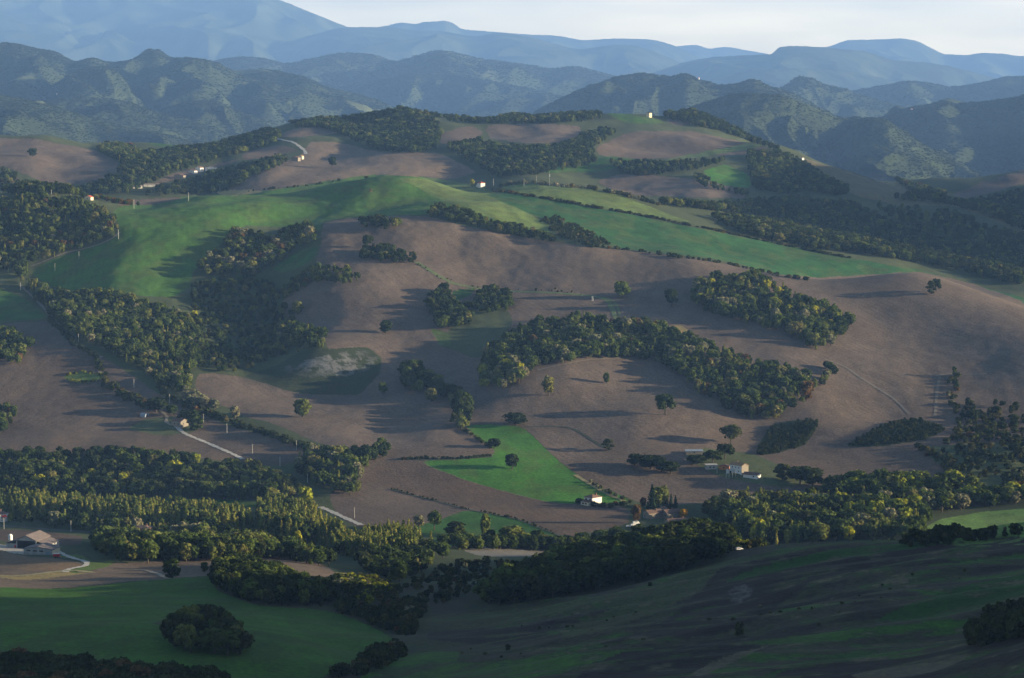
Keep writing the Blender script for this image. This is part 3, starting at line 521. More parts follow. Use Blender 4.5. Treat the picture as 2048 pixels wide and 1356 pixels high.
ribbon('lane', 'dirt lane along the edge of the hilltop wood', [(240,464),(225,476),(200,488),(170,497),(130,506),(95,520),(62,533)], 3.5, MR['pale'])
ribbon('farm_track', 'winding pale track beside the barns', [(112,1100),(122,1106),(136,1113),(155,1119),(168,1122),(175,1127),(170,1132),(150,1136),(134,1140),(130,1145)], 3.6, MR['white'], dmin=1400)
ribbon('road', 'asphalt road behind the ploughed strip', [(-20,1050),(20,1053),(60,1056),(110,1060),(160,1063),(230,1068)], 6, MR['tar'], dmin=1500)
ribbon('road', 'pale road coming out of the corner wood', [(640,1014),(660,1022),(690,1036),(722,1050)], 5, MR['white'])
ribbon('road', 'far pale road winding down to the hill farm', [(548,276),(566,280),(585,284),(598,292),(610,302),(612,308)], 6, MR['white'])
ribbon('grass_track', 'grassy track curving over the big brown field', [(832,524),(860,541),(885,556),(905,566),(930,572),(960,577),(1010,582),(1060,584),(1110,586),(1160,590),(1195,594),(1213,600),(1222,612),(1228,626),(1232,640)], 6, MR['grass'])
ribbon('grass_track', 'second wheel line of the grassy track by the diagonal wood', [(1205,594),(1222,600),(1234,612),(1240,632)], 3, MR['grass'])
ribbon('farm_track', 'straight pale field track on the right slope', [(1880,752),(1876,770),(1873,795),(1870,832)], 2.8, MR['dirt2'])
ribbon('farm_track', 'thin pale path slanting down the right slope', [(1650,718),(1690,734),(1720,755),(1760,780),(1790,800),(1818,828)], 2.6, MR['pale'])
ribbon('farm_track', 'pale path running right from the field track', [(1870,752),(1900,748),(1940,749),(1975,747)], 2.6, MR['pale'])
ribbon('farm_track', 'wheel track curving through the brown shelf field', [(270,1140),(290,1141),(310,1146),(325,1152),(338,1158)], 3.5, MR['dirt'], dmin=1300)
ribbon('grass_bank', 'dry grass bank across the barn field', [(-20,1153),(30,1152),(70,1149),(110,1144),(150,1141),(182,1146)], 7, MR['straw'], dmin=1350)
ribbon('grass_bank', 'dark grass bank across the lower brown field', [(1048,854),(1100,853),(1140,856),(1165,868),(1190,884),(1212,896)], 3, MR['ditch'])
ribbon('grass_bank', 'thin dark bank above the diagonal wood', [(1075,740),(1130,728),(1175,720),(1240,716)], 2.5, MR['pale'])
ribbon('grass_bank', 'thin grass bank between soil fields', [(782,979),(830,992),(875,1003),(935,1019),(1030,1038),(1080,1056),(1122,1072)], 3.0, MR['ditch'])
ribbon('grass_bank', 'pale grass bank behind the white farmhouse', [(1150,950),(1180,968),(1215,988),(1250,1003)], 4, MR['straw'])
ribbon('grass_bank', 'thin line between green strip and brown crest', [(1150,492),(1230,498),(1330,508),(1420,520),(1500,537),(1560,551)], 4, MR['ditch'])
ribbon('grass_bank', 'dark bank at the foot of the triangular field', [(795,918),(850,919),(920,917),(985,913)], 4, MR['ditch'])
ribbon('grass_bank', 'thin brown line across the olive green slope', [(985,385),(1010,398),(1040,414),(1080,432),(1120,450)], 3.5, MR['pale'])
ribbon('grass_bank', 'dark edge line above the green strip', [(980,378),(1060,391),(1200,416),(1300,434),(1400,454),(1550,486),(1700,516)], 5, MR['ditch'])
ribbon('farm_track', 'pale line along the spur crest at the right', [(1610,318),(1680,340),(1760,368),(1850,388),(1905,398),(1960,415),(2040,448)], 5, MR['pale'])
ribbon('lane', 'pale track over the near crest', [(1440,1098),(1470,1101),(1495,1104),(1512,1108)], 3.5, MR['pale'], dmin=1200)
# ------------------------------------------------------------------ vegetation
def plain_mat(name, col, rough=0.85, noise_amt=0.25, nscale=0.6):
    m = bpy.data.materials.new(name); m.use_nodes = True; N = m.node_tree.nodes; L = m.node_tree.links
    p = N['Principled BSDF']; p.inputs['Roughness'].default_value = rough; p.inputs['Specular IOR Level'].default_value = 0.2
    tc = N.new('ShaderNodeTexCoord'); n = N.new('ShaderNodeTexNoise'); n.inputs['Scale'].default_value = nscale; n.inputs['Detail'].default_value = 5
    L.new(tc.outputs['Object'], n.inputs['Vector'])
    mr = N.new('ShaderNodeMapRange'); mr.inputs[1].default_value = .3; mr.inputs[2].default_value = .7; mr.inputs[3].default_value = 1 - noise_amt; mr.inputs[4].default_value = 1 + noise_amt
    L.new(n.outputs[0], mr.inputs[0]); v = N.new('ShaderNodeVectorMath'); v.operation = 'SCALE'; v.inputs[0].default_value = col; L.new(mr.outputs[0], v.inputs['Scale'])
    L.new(v.outputs[0], p.inputs['Base Color']); return m
def leaf_mat(name, stops, transl=0.22):
    m = bpy.data.materials.new(name); m.use_nodes = True; N = m.node_tree.nodes; L = m.node_tree.links; N.remove(N['Principled BSDF'])
    oi = N.new('ShaderNodeObjectInfo'); rp = N.new('ShaderNodeValToRGB'); L.new(oi.outputs['Random'], rp.inputs[0])
    e = rp.color_ramp.elements
    while len(e) < len(stops): e.new(0.5)
    for k, (p, c) in enumerate(stops): e[k].position = p; e[k].color = (*c, 1)
    tc = N.new('ShaderNodeTexCoord'); n = N.new('ShaderNodeTexNoise'); n.inputs['Scale'].default_value = 0.55; n.inputs['Detail'].default_value = 3; L.new(tc.outputs['Object'], n.inputs['Vector'])
    mr = N.new('ShaderNodeMapRange'); mr.inputs[1].default_value = .3; mr.inputs[2].default_value = .7; mr.inputs[3].default_value = .6; mr.inputs[4].default_value = 1.4; L.new(n.outputs[0], mr.inputs[0])
    v = N.new('ShaderNodeVectorMath'); v.operation = 'SCALE'; L.new(rp.outputs[0], v.inputs[0]); L.new(mr.outputs[0], v.inputs['Scale'])
    d = N.new('ShaderNodeBsdfDiffuse'); t = N.new('ShaderNodeBsdfTranslucent'); x = N.new('ShaderNodeMixShader'); x.inputs[0].default_value = transl
    L.new(v.outputs[0], d.inputs[0]); L.new(v.outputs[0], t.inputs[0]); L.new(d.outputs[0], x.inputs[1]); L.new(t.outputs[0], x.inputs[2]); L.new(x.outputs[0], N['Material Output'].inputs[0])
    return m
LEAF = dict(
 broad=leaf_mat('broad_leaves', [(0, (.030, .046, .015)), (.4, (.052, .078, .021)), (.7, (.088, .116, .028)), (.9, (.125, .142, .036)), (1, (.15, .14, .05))]),
 poplar=leaf_mat('poplar_leaves', [(0, (.10, .13, .030)), (.6, (.18, .20, .045)), (1, (.26, .24, .06))]),
 yellow=leaf_mat('yellow_leaves', [(0, (.19, .22, .024)), (1, (.32, .30, .03))]),
 pale=leaf_mat('pale_leaves', [(0, (.15, .16, .09)), (1, (.22, .20, .12))]),
 rust=leaf_mat('rust_leaves', [(0, (.085, .062, .026)), (1, (.13, .075, .03))]),
 orange=leaf_mat('orange_leaves', [(0, (.36, .20, .02)), (1, (.40, .24, .03))]),
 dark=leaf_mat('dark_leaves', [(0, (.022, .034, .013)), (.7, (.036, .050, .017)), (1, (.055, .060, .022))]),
 bush=leaf_mat('bush_leaves', [(0, (.028, .042, .015)), (.5, (.050, .066, .020)), (.85, (.085, .085, .028)), (1, (.12, .10, .04))]),
 conifer=leaf_mat('conifer_needles', [(0, (.018, .034, .018)), (1, (.030, .048, .024))], .1))
BARK = plain_mat('bark', (.075, .060, .045))
ICO = None
def ico():
    global ICO
    if ICO is None:
        b = bmesh.new(); bmesh.ops.create_icosphere(b, subdivisions=1, radius=1); b.verts.ensure_lookup_table()
        ICO = (np.array([v.co[:] for v in b.verts]), [tuple(v.index for v in f.verts) for f in b.faces]); b.free()
    return ICO
def crown_mesh(name, mat, lobes, per, size, rng, lean=0.0):
    """leaf sprays spread over overlapping lobes"""
    V = []; Fc = []; iv, jf = ico(); base = 0; ctr = np.mean([l[0] for l in lobes], 0)
    for c, r in lobes:
        c = np.array(c, float); r = np.array(r, float) * np.ones(3)
        V.append(c + iv * r * .74 * rng.uniform(.8, 1.1, (len(iv), 1))); Fc += [tuple(base + k for k in f) for f in jf]; base += len(iv)
        d = rng.normal(size=(per, 3)); d /= np.linalg.norm(d, axis=1)[:, None]
        out = c - ctr; out = out / (np.linalg.norm(out) + 1e-6); d = d + .55 * out + np.array([0, 0, .2]); d /= np.linalg.norm(d, axis=1)[:, None]
        p = c + d * r * rng.uniform(.72, 1.12, (per, 1))
        n = d + .75 * rng.normal(size=(per, 3)) * .7; n /= np.linalg.norm(n, axis=1)[:, None]
        a = np.cross(n, rng.normal(size=(per, 3))); a /= np.linalg.norm(a, axis=1)[:, None]; b = np.cross(n, a)
        s = size * rng.uniform(.55, 1.15, (per, 1)); q = s * rng.uniform(.5, .9, (per, 1))
        quad = np.stack([p - a * s - b * q * .4, p - b * q + a * s * .2, p + a * s + b * q * .4, p + b * q - a * s * .2], 1)
        V.append(quad.reshape(-1, 3)); Fc += [(base + 4 * k, base + 4 * k + 1, base + 4 * k + 2, base + 4 * k + 3) for k in range(per)]; base += 4 * per
    me = bpy.data.meshes.new(name); me.from_pydata(np.concatenate(V).tolist(), [], Fc); me.materials.append(mat); return me
def trunk_mesh(name, h, r, rng, limbs=3, reach=2.5):
    b = bmesh.new()
    def tube(p0, p1, r0, r1, n=6):
        p0 = Vector(p0); p1 = Vector(p1); ax = (p1 - p0).normalized(); u = ax.orthogonal().normalized(); w_ = ax.cross(u)
        rings = []
        for p, rr in ((p0, r0), (p0.lerp(p1, .5) + u * .06 * (p1 - p0).length, (r0 + r1) / 2), (p1, r1)):
            rings.append([b.verts.new(p + (u * math.cos(k * 2 * math.pi / n) + w_ * math.sin(k * 2 * math.pi / n)) * rr) for k in range(n)])
        for A, B in zip(rings, rings[1:]):
            for k in range(n): b.faces.new((A[k], A[(k + 1) % n], B[(k + 1) % n], B[k]))
    tube((0, 0, -.8), (0, 0, h * .45), r * 1.3, r); tube((0, 0, h * .45), (.2, .1, h * .9), r, r * .4)
    for k in range(limbs):
        a = k * 2.4 + rng.uniform(0, 1); tube((0, 0, h * (.35 + .1 * k)), (math.cos(a) * reach, math.sin(a) * reach, h * (.62 + .09 * k)), r * .5, r * .18)
    me = bpy.data.meshes.new(name); b.to_mesh(me); b.free(); me.materials.append(BARK); return me
def broad_lobes(rng, w_=4.6, h=10.0, n=12, low=.3):
    L = []
    for k in range(n):
        z = h * (low + (1 - low) * (k + .5) / n); f = math.sin(math.pi * min(1, max(.12, (z / h - low * .6) / (1.06 - low * .6)))) ** .6
        a = k * 2.39996 + rng.uniform(-.5, .5); rad = w_ * f * rng.uniform(.35, .68); r = w_ * rng.uniform(.34, .50) * (.75 + .3 * f)
        L.append(((math.cos(a) * rad, math.sin(a) * rad, min(z, h - r * .7)), (r, r, r * rng.uniform(.75, .95))))
    return L
def column_lobes(rng, w_, h, n, low=.08, tip=.35):
    L = []
    for k in range(n):
        f = (k + .5) / n; z = h * (low + (1 - low) * f); r = w_ * (1 - (1 - tip) * f ** 1.6) * rng.uniform(.8, 1.1) * min(1, .62 + 2.2 * f)
        a = rng.uniform(0, 6.28); L.append(((math.cos(a) * w_ * .22, math.sin(a) * w_ * .22, z - r * .3), (r, r, h / n * 1.15)))
    return L
KIND = {}     # kind -> list of (crown mesh, trunk mesh), natural height
def make_kinds():
    for mk in ('broad', 'dark', 'yellow', 'pale', 'rust', 'orange'):
        v = []
        for k in range(6 if mk in ('broad', 'dark') else 2):
            rng = np.random.default_rng(100 + k * 7 + len(mk)); lw = (4.4, 5.0, 4.0, 4.7, 5.4, 3.3)[k]
            v.append((crown_mesh('crown', LEAF[mk], broad_lobes(rng, lw, 10, (12, 13, 14, 15, 8, 10)[k], (.26, .32, .22, .36, .45, .12)[k]), 46, .82, rng), trunk_mesh('trunk', 8, .32, rng)))
        KIND[mk] = (v, 10.0, lw)
    v = []
    for k in range(4):
        rng = np.random.default_rng(200 + k); v.append((crown_mesh('crown', LEAF['poplar'], column_lobes(rng, (1.9, 2.3, 1.7, 2.1)[k], 14, 9), 52, .62, rng), trunk_mesh('trunk', 12, .22, rng, 2, .8)))
    KIND['poplar'] = (v, 14.0, 2.0)
    rng = np.random.default_rng(230); KIND['lombardy'] = ([(crown_mesh('crown', LEAF['poplar'], column_lobes(rng, 1.35, 20, 14, .06, .25), 52, .6, rng), trunk_mesh('trunk', 17, .3, rng, 2, .7))], 20.0, 1.35)
    v = []
    for k in range(4):
        rng = np.random.default_rng(300 + k); v.append((crown_mesh('crown', LEAF['bush'], broad_lobes(rng, (2.1, 1.8, 2.4, 2.0)[k], 3.2, 7, .05), 34, .5, rng), None))
    KIND['bush'] = (v, 3.2, 2.1)
    for kk, sd in (('palebush', 'pale'), ('rustbush', 'rust'), ('yellowbush', 'yellow'), ('darkbush', 'dark')):
        rng = np.random.default_rng(330 + len(kk)); KIND[kk] = ([(crown_mesh('crown', LEAF[sd], broad_lobes(rng, 2.1, 3.2, 7, .05), 34, .5, rng), None)], 3.2, 2.1)
    rng = np.random.default_rng(400); L = []
    for k in range(10):
        f = k / 9; r = 3.2 * (1 - f) ** .9 + .35; L.append(((0, 0, 1.4 + 13 * f), (r, r, 1.25)))
    KIND['conifer'] = ([(crown_mesh('crown', LEAF['conifer'], L, 60, .62, rng), trunk_mesh('trunk', 13, .28, rng, 0))], 15.0, 3.2)
make_kinds()

# every plant to stand in the picture: kind, variant, x, y, z, height, turn, wood index or lone label
PL = dict(kind=[], var=[], x=[], y=[], h=[], rot=[], wide=[], src=[])
WOODS = []     # (family, group, label)
def put(kind, xs, ys, hs, src, wide=1.0):
    n = len(xs)
    if n == 0: return
    PL['kind'] += [kind] * n; PL['var'] += list(RNG.integers(0, len(KIND[kind][0]), n)); PL['x'] += list(xs); PL['y'] += list(ys); PL['h'] += list(hs)
    PL['rot'] += list(RNG.uniform(0, 6.28, n)); PL['wide'] += list(np.ones(n) * wide * RNG.uniform(.72, 1.28, n)); PL['src'] += [src] * n
def wood(group, label, poly, mix, sp, hr, fam='tree', top=.62, dens=1.0, wide=1.0, jit=1.0, dmin=500, dmax=6500):
    """plants spread over the ground that the outline covers; mix = {kind: share}"""
    src = len(WOODS); WOODS.append((fam, group, label))
    P = smooth_poly(poly, 2)
    m = in_poly(PX, PY, P) & VIS & (DD > dmin) & (DD < dmax)
    if not m.any(): print('EMPTY WOOD', group); return
    x0, x1, y0, y1 = X[m].min() - 5, X[m].max() + 5, Y[m].min() - 5, Y[m].max() + 5
    gx, gy = np.meshgrid(np.arange(x0, x1, sp), np.arange(y0, y1, sp)); gx = gx + (np.arange(gx.shape[0])[:, None] % 2) * sp * .5
    x = (gx + RNG.uniform(-.42, .42, gx.shape) * sp * jit).ravel(); y = (gy + RNG.uniform(-.42, .42, gy.shape) * sp * jit).ravel()
    ok = np.abs(x / y) < .6; x = x[ok]; y = y[ok]; z = ground(x, y); px, py = project(x, y, z)
    h = (hr[0] + (hr[1] - hr[0]) * RNG.random(len(x)) ** 1.3 * 1.25) * (1 + .22 * noise2(x / 40, y / 40, 300 + src)); hp = h * FPX / y
    keep = in_poly(px, py, P) & in_poly(px, py - hp * top, P) & seen(x, y, z, 1.2) & (RNG.random(len(x)) < dens * np.clip(1.15 + noise2(x / 30, y / 30, 400 + src), .35, 1))
    x, y, h = x[keep], y[keep], h[keep]
    pick = RNG.random(len(x)); a = 0
    for k, share in mix.items():
        q = (pick >= a) & (pick < a + share); put(k, x[q], y[q], h[q] * (1.0 if not k.endswith('bush') or fam == 'bush' else .5), src, wide); a += share
def hedge(group, label, line, mix, sp, hr, fam='bush', jit=1.2, wide=1.1, gaps=.12):
    src = len(WOODS); WOODS.append((fam, group, label)); pts = []
    for (a, b), (c, d) in zip(line, line[1:]):
        n = max(2, int(math.hypot(c - a, d - b) / 3)); pts += [(a + (c - a) * k / n, b + (d - b) * k / n) for k in range(n)]
    W = [hit(*p) for p in pts]; W = np.array([q[:2] for q in W if q]); out = []
    for p, q in zip(W, W[1:]):
        L_ = np.linalg.norm(q - p)
        if L_ > 60: continue
        for k in range(max(1, int(round(L_ / sp + RNG.uniform(-.5, .5))))): out.append(p + (q - p) * RNG.random() + RNG.normal(size=2) * jit)
    if not out: return
    o = np.array(out); o = o[(RNG.random(len(o)) > gaps) & (noise2(o[:, 0] / 22, o[:, 1] / 22, 500 + src) > -.5)]; pick = RNG.random(len(o)); a = 0
    for k, share in mix.items():
        q = (pick >= a) & (pick < a + share); put(k, o[q, 0], o[q, 1], RNG.uniform(hr[0], hr[1], q.sum()), src, wide); a += share
def lone(label, px, py, wpx, kind='broad', tall=None):
    p = hit(px, py)
    if p is None: print('MISS', label); return
    wm = wpx * p[1] / FPX; lst, nh, nw = KIND[kind]; h = tall * p[1] / FPX if tall else wm / (2 * nw) * nh * .92
    src = len(WOODS); WOODS.append(('lone', None, label)); put(kind, [p[0]], [p[1]], [h], src, (wm / (2 * nw)) / (h / nh))
B = dict(broad=.73, dark=.12, pale=.02, rust=.02, poplar=.11)
BD = dict(broad=.36, dark=.64)
BY = dict(broad=.62, yellow=.10, poplar=.22, pale=.06)
SH = dict(bush=.6, darkbush=.34, palebush=.03, rustbush=.03)
# --- woods on the main slopes
wood('trees of the wooded hilltop at the left', 'tree in the wood on the hilltop at the left edge', [(-60,405),(0,396),(80,386),(150,398),(215,420),(238,448),(232,474),(150,502),(60,532),(50,560),(0,545),(-60,520)], B, 7.4, (6, 11))
wood('trees of the wood above the ravine', 'tree in the upper wood between the green field and the brown dome', [(398,548),(388,525),(440,498),(465,452),(540,470),(612,445),(642,456),(636,486),(585,500),(565,530),(500,556),(420,562)], dict(broad=.70, dark=.15, pale=.1, rust=.05), 8.5, (8, 12), dens=.85)
wood('trees of the ravine wood', 'tree in the long ravine wood below the green ridge field', [(30,545),(60,562),(110,578),(240,582),(290,602),(370,622),(400,660),(410,700),(385,745),(378,792),(330,780),(280,742),(200,695),(150,680),(110,640),(60,590)], dict(broad=.68, dark=.14, pale=.04, poplar=.14), 7, (5.5, 10.5))
wood('scrub of the ravine', 'low scrub tree in the shaded bed of the ravine', [(380,560),(500,548),(560,575),(560,640),(650,662),(640,700),(560,712),(480,748),(390,742),(405,690),(380,622)], dict(dark=.5, broad=.5), 7, (4, 7.5), dens=.8)
wood('trees on the rim of the ravine', 'tree on the rim of the ravine beside the brown dome', [(540,640),(570,600),(600,650),(650,660),(655,698),(600,692),(560,690),(530,668)], B, 8, (7, 10), dens=.8)
wood('trees of the copse under the summit', 'tree in the copse at the top of the brown fields below the grassy summit', [(716,452),(722,432),(760,430),(795,440),(797,458),(760,463)], BD, 7.5, (7, 10))
wood('trees of the copse on the brown dome', 'tree in the oval copse on top of the brown dome', [(718,520),(722,494),(750,487),(800,500),(832,510),(828,528),(770,528)], BD, 7, (7, 10))
wood('trees of the dome hedge', 'tree in the bent clump left of the oval copse', [(600,545),(640,528),(690,532),(718,548),(716,570),(690,570),(640,560),(560,605),(548,595)], B, 7, (6, 9))
wood('trees of the curved copse', 'tree in the curved copse in the middle of the brown field', [(862,575),(895,570),(905,598),(925,612),(950,600),(960,575),(1000,572),(1024,590),(1024,620),(960,632),(925,660),(870,658),(858,620)], BD, 7.5, (8, 11))
wood('trees of the big diagonal wood', 'tree in the big dark wood that runs slantwise over the central slope', [(955,700),(1030,662),(1050,640),(1120,638),(1150,624),(1210,640),(1300,640),(1390,672),(1480,708),(1600,738),(1640,764),(1622,800),(1545,845),(1490,838),(1400,792),(1340,735),(1280,716),(1180,718),(1070,738),(1010,776),(975,770)], dict(broad=.62, dark=.18, pale=.04, rust=.03, poplar=.13), 7.2, (6, 12))
wood('trees of the upper right wood', 'tree in the wedge shaped wood below the right brown crest', [(1380,590),(1390,570),(1430,545),(1470,555),(1510,540),(1600,595),(1715,628),(1708,655),(1642,708),(1560,664),(1480,645),(1400,622)], dict(broad=.60, dark=.12, yellow=.05, pale=.07, poplar=.16), 7.2, (6, 12.5))
wood('trees of the gully copse', 'tree in the dark gully copse left of the bright green field', [(795,752),(812,728),(845,728),(880,760),(915,775),(940,790),(940,845),(920,865),(908,845),(905,810),(870,790),(815,785)], BD, 7.5, (8, 12))
wood('trees at the foot of the diagonal wood', 'sunlit pale tree at the lower end of the big diagonal wood', [(955,780),(965,720),(1000,715),(1060,725),(1075,745),(1030,780),(1000,782)], dict(broad=.55, pale=.30, yellow=.15), 9, (9, 13))
wood('trees of the small left wood', 'tree in the small wood at the left edge above the barns', [(-60,660),(10,655),(62,680),(60,700),(35,740),(20,735),(0,720),(-60,740)], B, 8, (8, 11))
wood('trees at the left margin', 'tree in the clump at the left margin beside the ploughed slope', [(-60,805),(8,805),(34,820),(26,845),(0,872),(-60,880)], B, 8, (7, 10))
wood('trees of the scarp', 'tree on the dark wooded bank above the poplar plantation', [(-60,905),(60,902),(200,897),(300,905),(420,915),(520,930),(600,968),(600,998),(500,1002),(300,998),(100,992),(-60,988)], dict(broad=.45, dark=.5, yellow=.05), 7, (8, 12))
wood('trees of the corner wood', 'tree in the round wood where the lane meets the lower fields', [(578,925),(610,895),(660,890),(705,900),(760,885),(800,890),(770,915),(720,945),(718,990),(690,995),(650,985),(610,965)], B, 8, (9, 13))
wood('vines of the dark plantation', 'low shrub in the dark plantation below the diagonal wood', [(1508,912),(1542,852),(1575,843),(1642,838),(1612,890),(1560,906)], dict(darkbush=.9, bush=.1), 4.2, (2, 3.2), fam='bush', top=.2)
wood('shrubs of the plantation by the track', 'low shrub in the narrow plantation beside the field track', [(1688,893),(1762,851),(1830,835),(1896,858),(1850,879),(1760,893)], dict(darkbush=.85, bush=.15), 4.2, (2, 3.2), fam='bush', top=.2)
wood('bushes of the right bank', 'bush on the shaded bank at the right edge', [(1845,900),(1900,885),(1930,800),(1960,820),(2080,835),(2080,985),(1960,978),(1900,940)], SH, 8, (2, 6), fam='bush', top=.2, dens=.7)
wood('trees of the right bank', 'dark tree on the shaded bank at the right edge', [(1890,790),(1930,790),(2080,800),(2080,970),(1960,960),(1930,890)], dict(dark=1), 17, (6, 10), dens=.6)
hedge('trees of the hedge in the brown field', 'tree in the short hedge right of the diagonal wood', [(1640,770),(1655,755),(1660,740),(1648,735)], B, 4, (5, 8), fam='tree', jit=1.5)
wood('trees between the green strip and the copses', 'tree in the narrow wood beside the olive strip', [(850,432),(862,412),(905,408),(960,432),(1040,452),(1120,478),(1160,490),(1090,485),(1000,468),(930,450)], dict(broad=.7, dark=.3), 7.5, (6, 10))
wood('bushes under the green strip', 'bush on the rough bank under the green strip', [(1075,440),(1110,432),(1180,462),(1230,492),(1160,490),(1110,470)], SH, 5, (2, 4), fam='bush', top=.2, dens=.8)
# --- second system
FW = dict(dark=.6, broad=.4)
def far(poly, sp=11, hr=(8, 12), lab='tree in the dark woods of the farther hills', grp='trees of the farther hills', mix=FW, dens=1.0): wood(grp, lab, poly, mix, sp, hr, dens=dens)
far([(0,330),(60,365),(180,372),(250,330),(230,308),(300,300),(445,285),(530,255),(560,262),(560,285),(470,310),(350,345),(250,392),(0,392)])
far([(190,300),(210,285),(270,292),(285,305),(280,322),(240,325)], 9, (9, 13), 'tree in the sunlit clump by the far left farmhouse', 'trees of the far left clump', B)
far([(250,394),(420,345),(560,308),(590,318),(520,350),(440,390)])
far([(560,258),(620,240),(680,238),(800,216),(870,235),(885,265),(870,302),(820,308),(740,300),(690,272),(640,255)], 9.5)
far([(870,240),(980,236),(1060,222),(1200,222),(1210,235),(1160,246),(980,248),(900,246)], 10)
far([(880,290),(960,275),(1000,290),(1110,292),(1160,270),(1200,255),(1240,262),(1180,300),(1200,330),(1080,350),(1000,358),(960,340),(900,304)])
far([(1200,318),(1290,322),(1400,320),(1480,312),(1400,340),(1350,348),(1240,342)])
far([(1232,345),(1260,330),(1330,338),(1330,350),(1280,354)], 9)
far([(1320,232),(1345,215),(1390,220),(1440,240),(1530,285),(1590,303),(1540,300),(1440,262),(1400,256)], 9.5)
far([(1490,300),(1560,300),(1600,315),(1640,345),(1700,375),(1690,395),(1620,385),(1560,390),(1510,380),(1500,345)], 9.5)
far([(1280,395),(1400,405),(1500,400),(1560,392),(1700,400),(1760,430),(1800,450),(1900,480),(2060,500),(2060,550),(1900,512),(1750,480),(1600,450),(1450,425),(1330,412)], 10)
far([(1400,425),(1550,440),(1700,470),(1850,500),(2060,540),(2060,578),(1900,540),(1750,512),(1600,495),(1480,468)], 9)
far([(1740,395),(1900,410),(1990,440),(2060,470),(2060,405),(1980,398),(1930,402),(1850,380)], 10)
far([(1930,404),(2060,372),(2060,450),(1990,428)], 10)
far([(1720,400),(1900,420),(2060,470),(2060,505),(1900,485),(1800,450)], 11, dens=.6)
far([(1780,352),(1850,372),(1905,385),(1880,398),(1820,385)], 9, mix=B)
far([(1380,345),(1410,350),(1440,372),(1500,382),(1500,395),(1440,382),(1400,372)], 9, (6, 9))
# --- flood plain: poplar plantations and mixed river trees
PO = dict(poplar=.93, broad=.07)
wood('poplars of the left plantation', 'slender pale poplar in the plantation under the wooded bank', [(-60,985),(60,990),(250,1005),(420,1012),(500,1030),(520,1062),(440,1070),(300,1062),(160,1046),(60,1040),(-60,1030)], PO, 4.6, (11, 16), fam='poplar', top=.55)
wood('poplars of the central plantation', 'slender poplar in the dense stand below the yellow topped tree', [(505,1018),(540,1002),(618,1012),(650,1045),(705,1072),(690,1088),(600,1090),(520,1075)], PO, 4.6, (11, 16), fam='poplar', top=.5)
wood('poplars of the lower row', 'slender poplar in the lower plantation beside the meadow', [(620,1085),(700,1076),(760,1058),(820,1056),(845,1075),(830,1110),(760,1120),(680,1112)], PO, 4.4, (9, 13), fam='poplar', top=.5)
wood('river trees at the left', 'round tree in the dark belt between barns and poplars', [(165,1078),(230,1062),(330,1078),(430,1060),(520,1075),(610,1095),(640,1112),(520,1120),(430,1122),(300,1128),(235,1126),(190,1100)], dict(broad=.75, dark=.2, poplar=.05), 8, (9, 13))
wood('trees along the road', 'tree along the road behind the ploughed strip', [(80,1040),(180,1040),(320,1060),(430,1068),(420,1085),(320,1080),(180,1062),(90,1055)], dict(broad=.60, poplar=.28, pale=.12), 6.5, (6, 11), dens=.9, top=.15, dmin=1750)
wood('trees before the orange house', 'round tree below the orange house', [(440,1092),(520,1090),(620,1098),(690,1120),(660,1135),(560,1118),(460,1116)], B, 7.5, (8, 12))
hedge('trees along the near river bank', 'round tree in the row along the near side of the meadow', [(880,1096),(930,1098),(990,1096),(1050,1098),(1110,1098),(1180,1096),(1250,1084)], dict(broad=.7, dark=.1, poplar=.2), 7, (7, 11), fam='tree', jit=5)
wood('river trees at the right', 'leafy tree in the mixed river wood at the right', [(1418,1010),(1470,985),(1540,990),(1640,980),(1700,975),(1760,975),(1830,980),(1880,990),(1850,1045),(1840,1100),(1700,1112),(1560,1108),(1480,1085),(1420,1040)], dict(broad=.50, dark=.16, yellow=.08, poplar=.22, pale=.04), 9, (10, 15), dmin=1720)
wood('yellow trees of the river wood', 'bright yellow tree in the middle of the right river wood', [(1590,1060),(1620,1035),(1700,1030),(1760,1015),(1830,1000),(1860,1010),(1830,1040),(1740,1052),(1660,1072)], dict(yellow=.7, broad=.3), 12, (11, 15), dmin=1720)
wood('poplars of the right plantation', 'slender poplar in the young stand inside the right river wood', [(1450,1000),(1520,985),(1580,1000),(1640,1020),(1600,1050),(1500,1045)], PO, 5, (9, 13), fam='poplar', top=.5)
hedge('trees along the meadow', 'tree in the row along the far side of the right meadow', [(1830,1010),(1880,1022),(1940,1010),(2010,1004),(2070,998)], dict(broad=.75, yellow=.1, pale=.15), 6, (9, 14), fam='tree', jit=7)
hedge('trees behind the right poplars', 'tall tree on the far edge of the right river wood', [(1660,985),(1740,985),(1800,988),(1860,985),(1920,988)], dict(broad=.6, poplar=.3, yellow=.1), 7, (11, 17), fam='tree', jit=6)
wood('bushes of the near river bank', 'bush on the near bank below the right river wood', [(1420,1085),(1500,1080),(1560,1098),(1700,1100),(1850,1085),(1840,1098),(1700,1112),(1560,1112),(1480,1105)], dict(bush=.6, darkbush=.2, yellowbush=.2), 5, (2.5, 5), fam='bush', top=.3, dmin=1300)
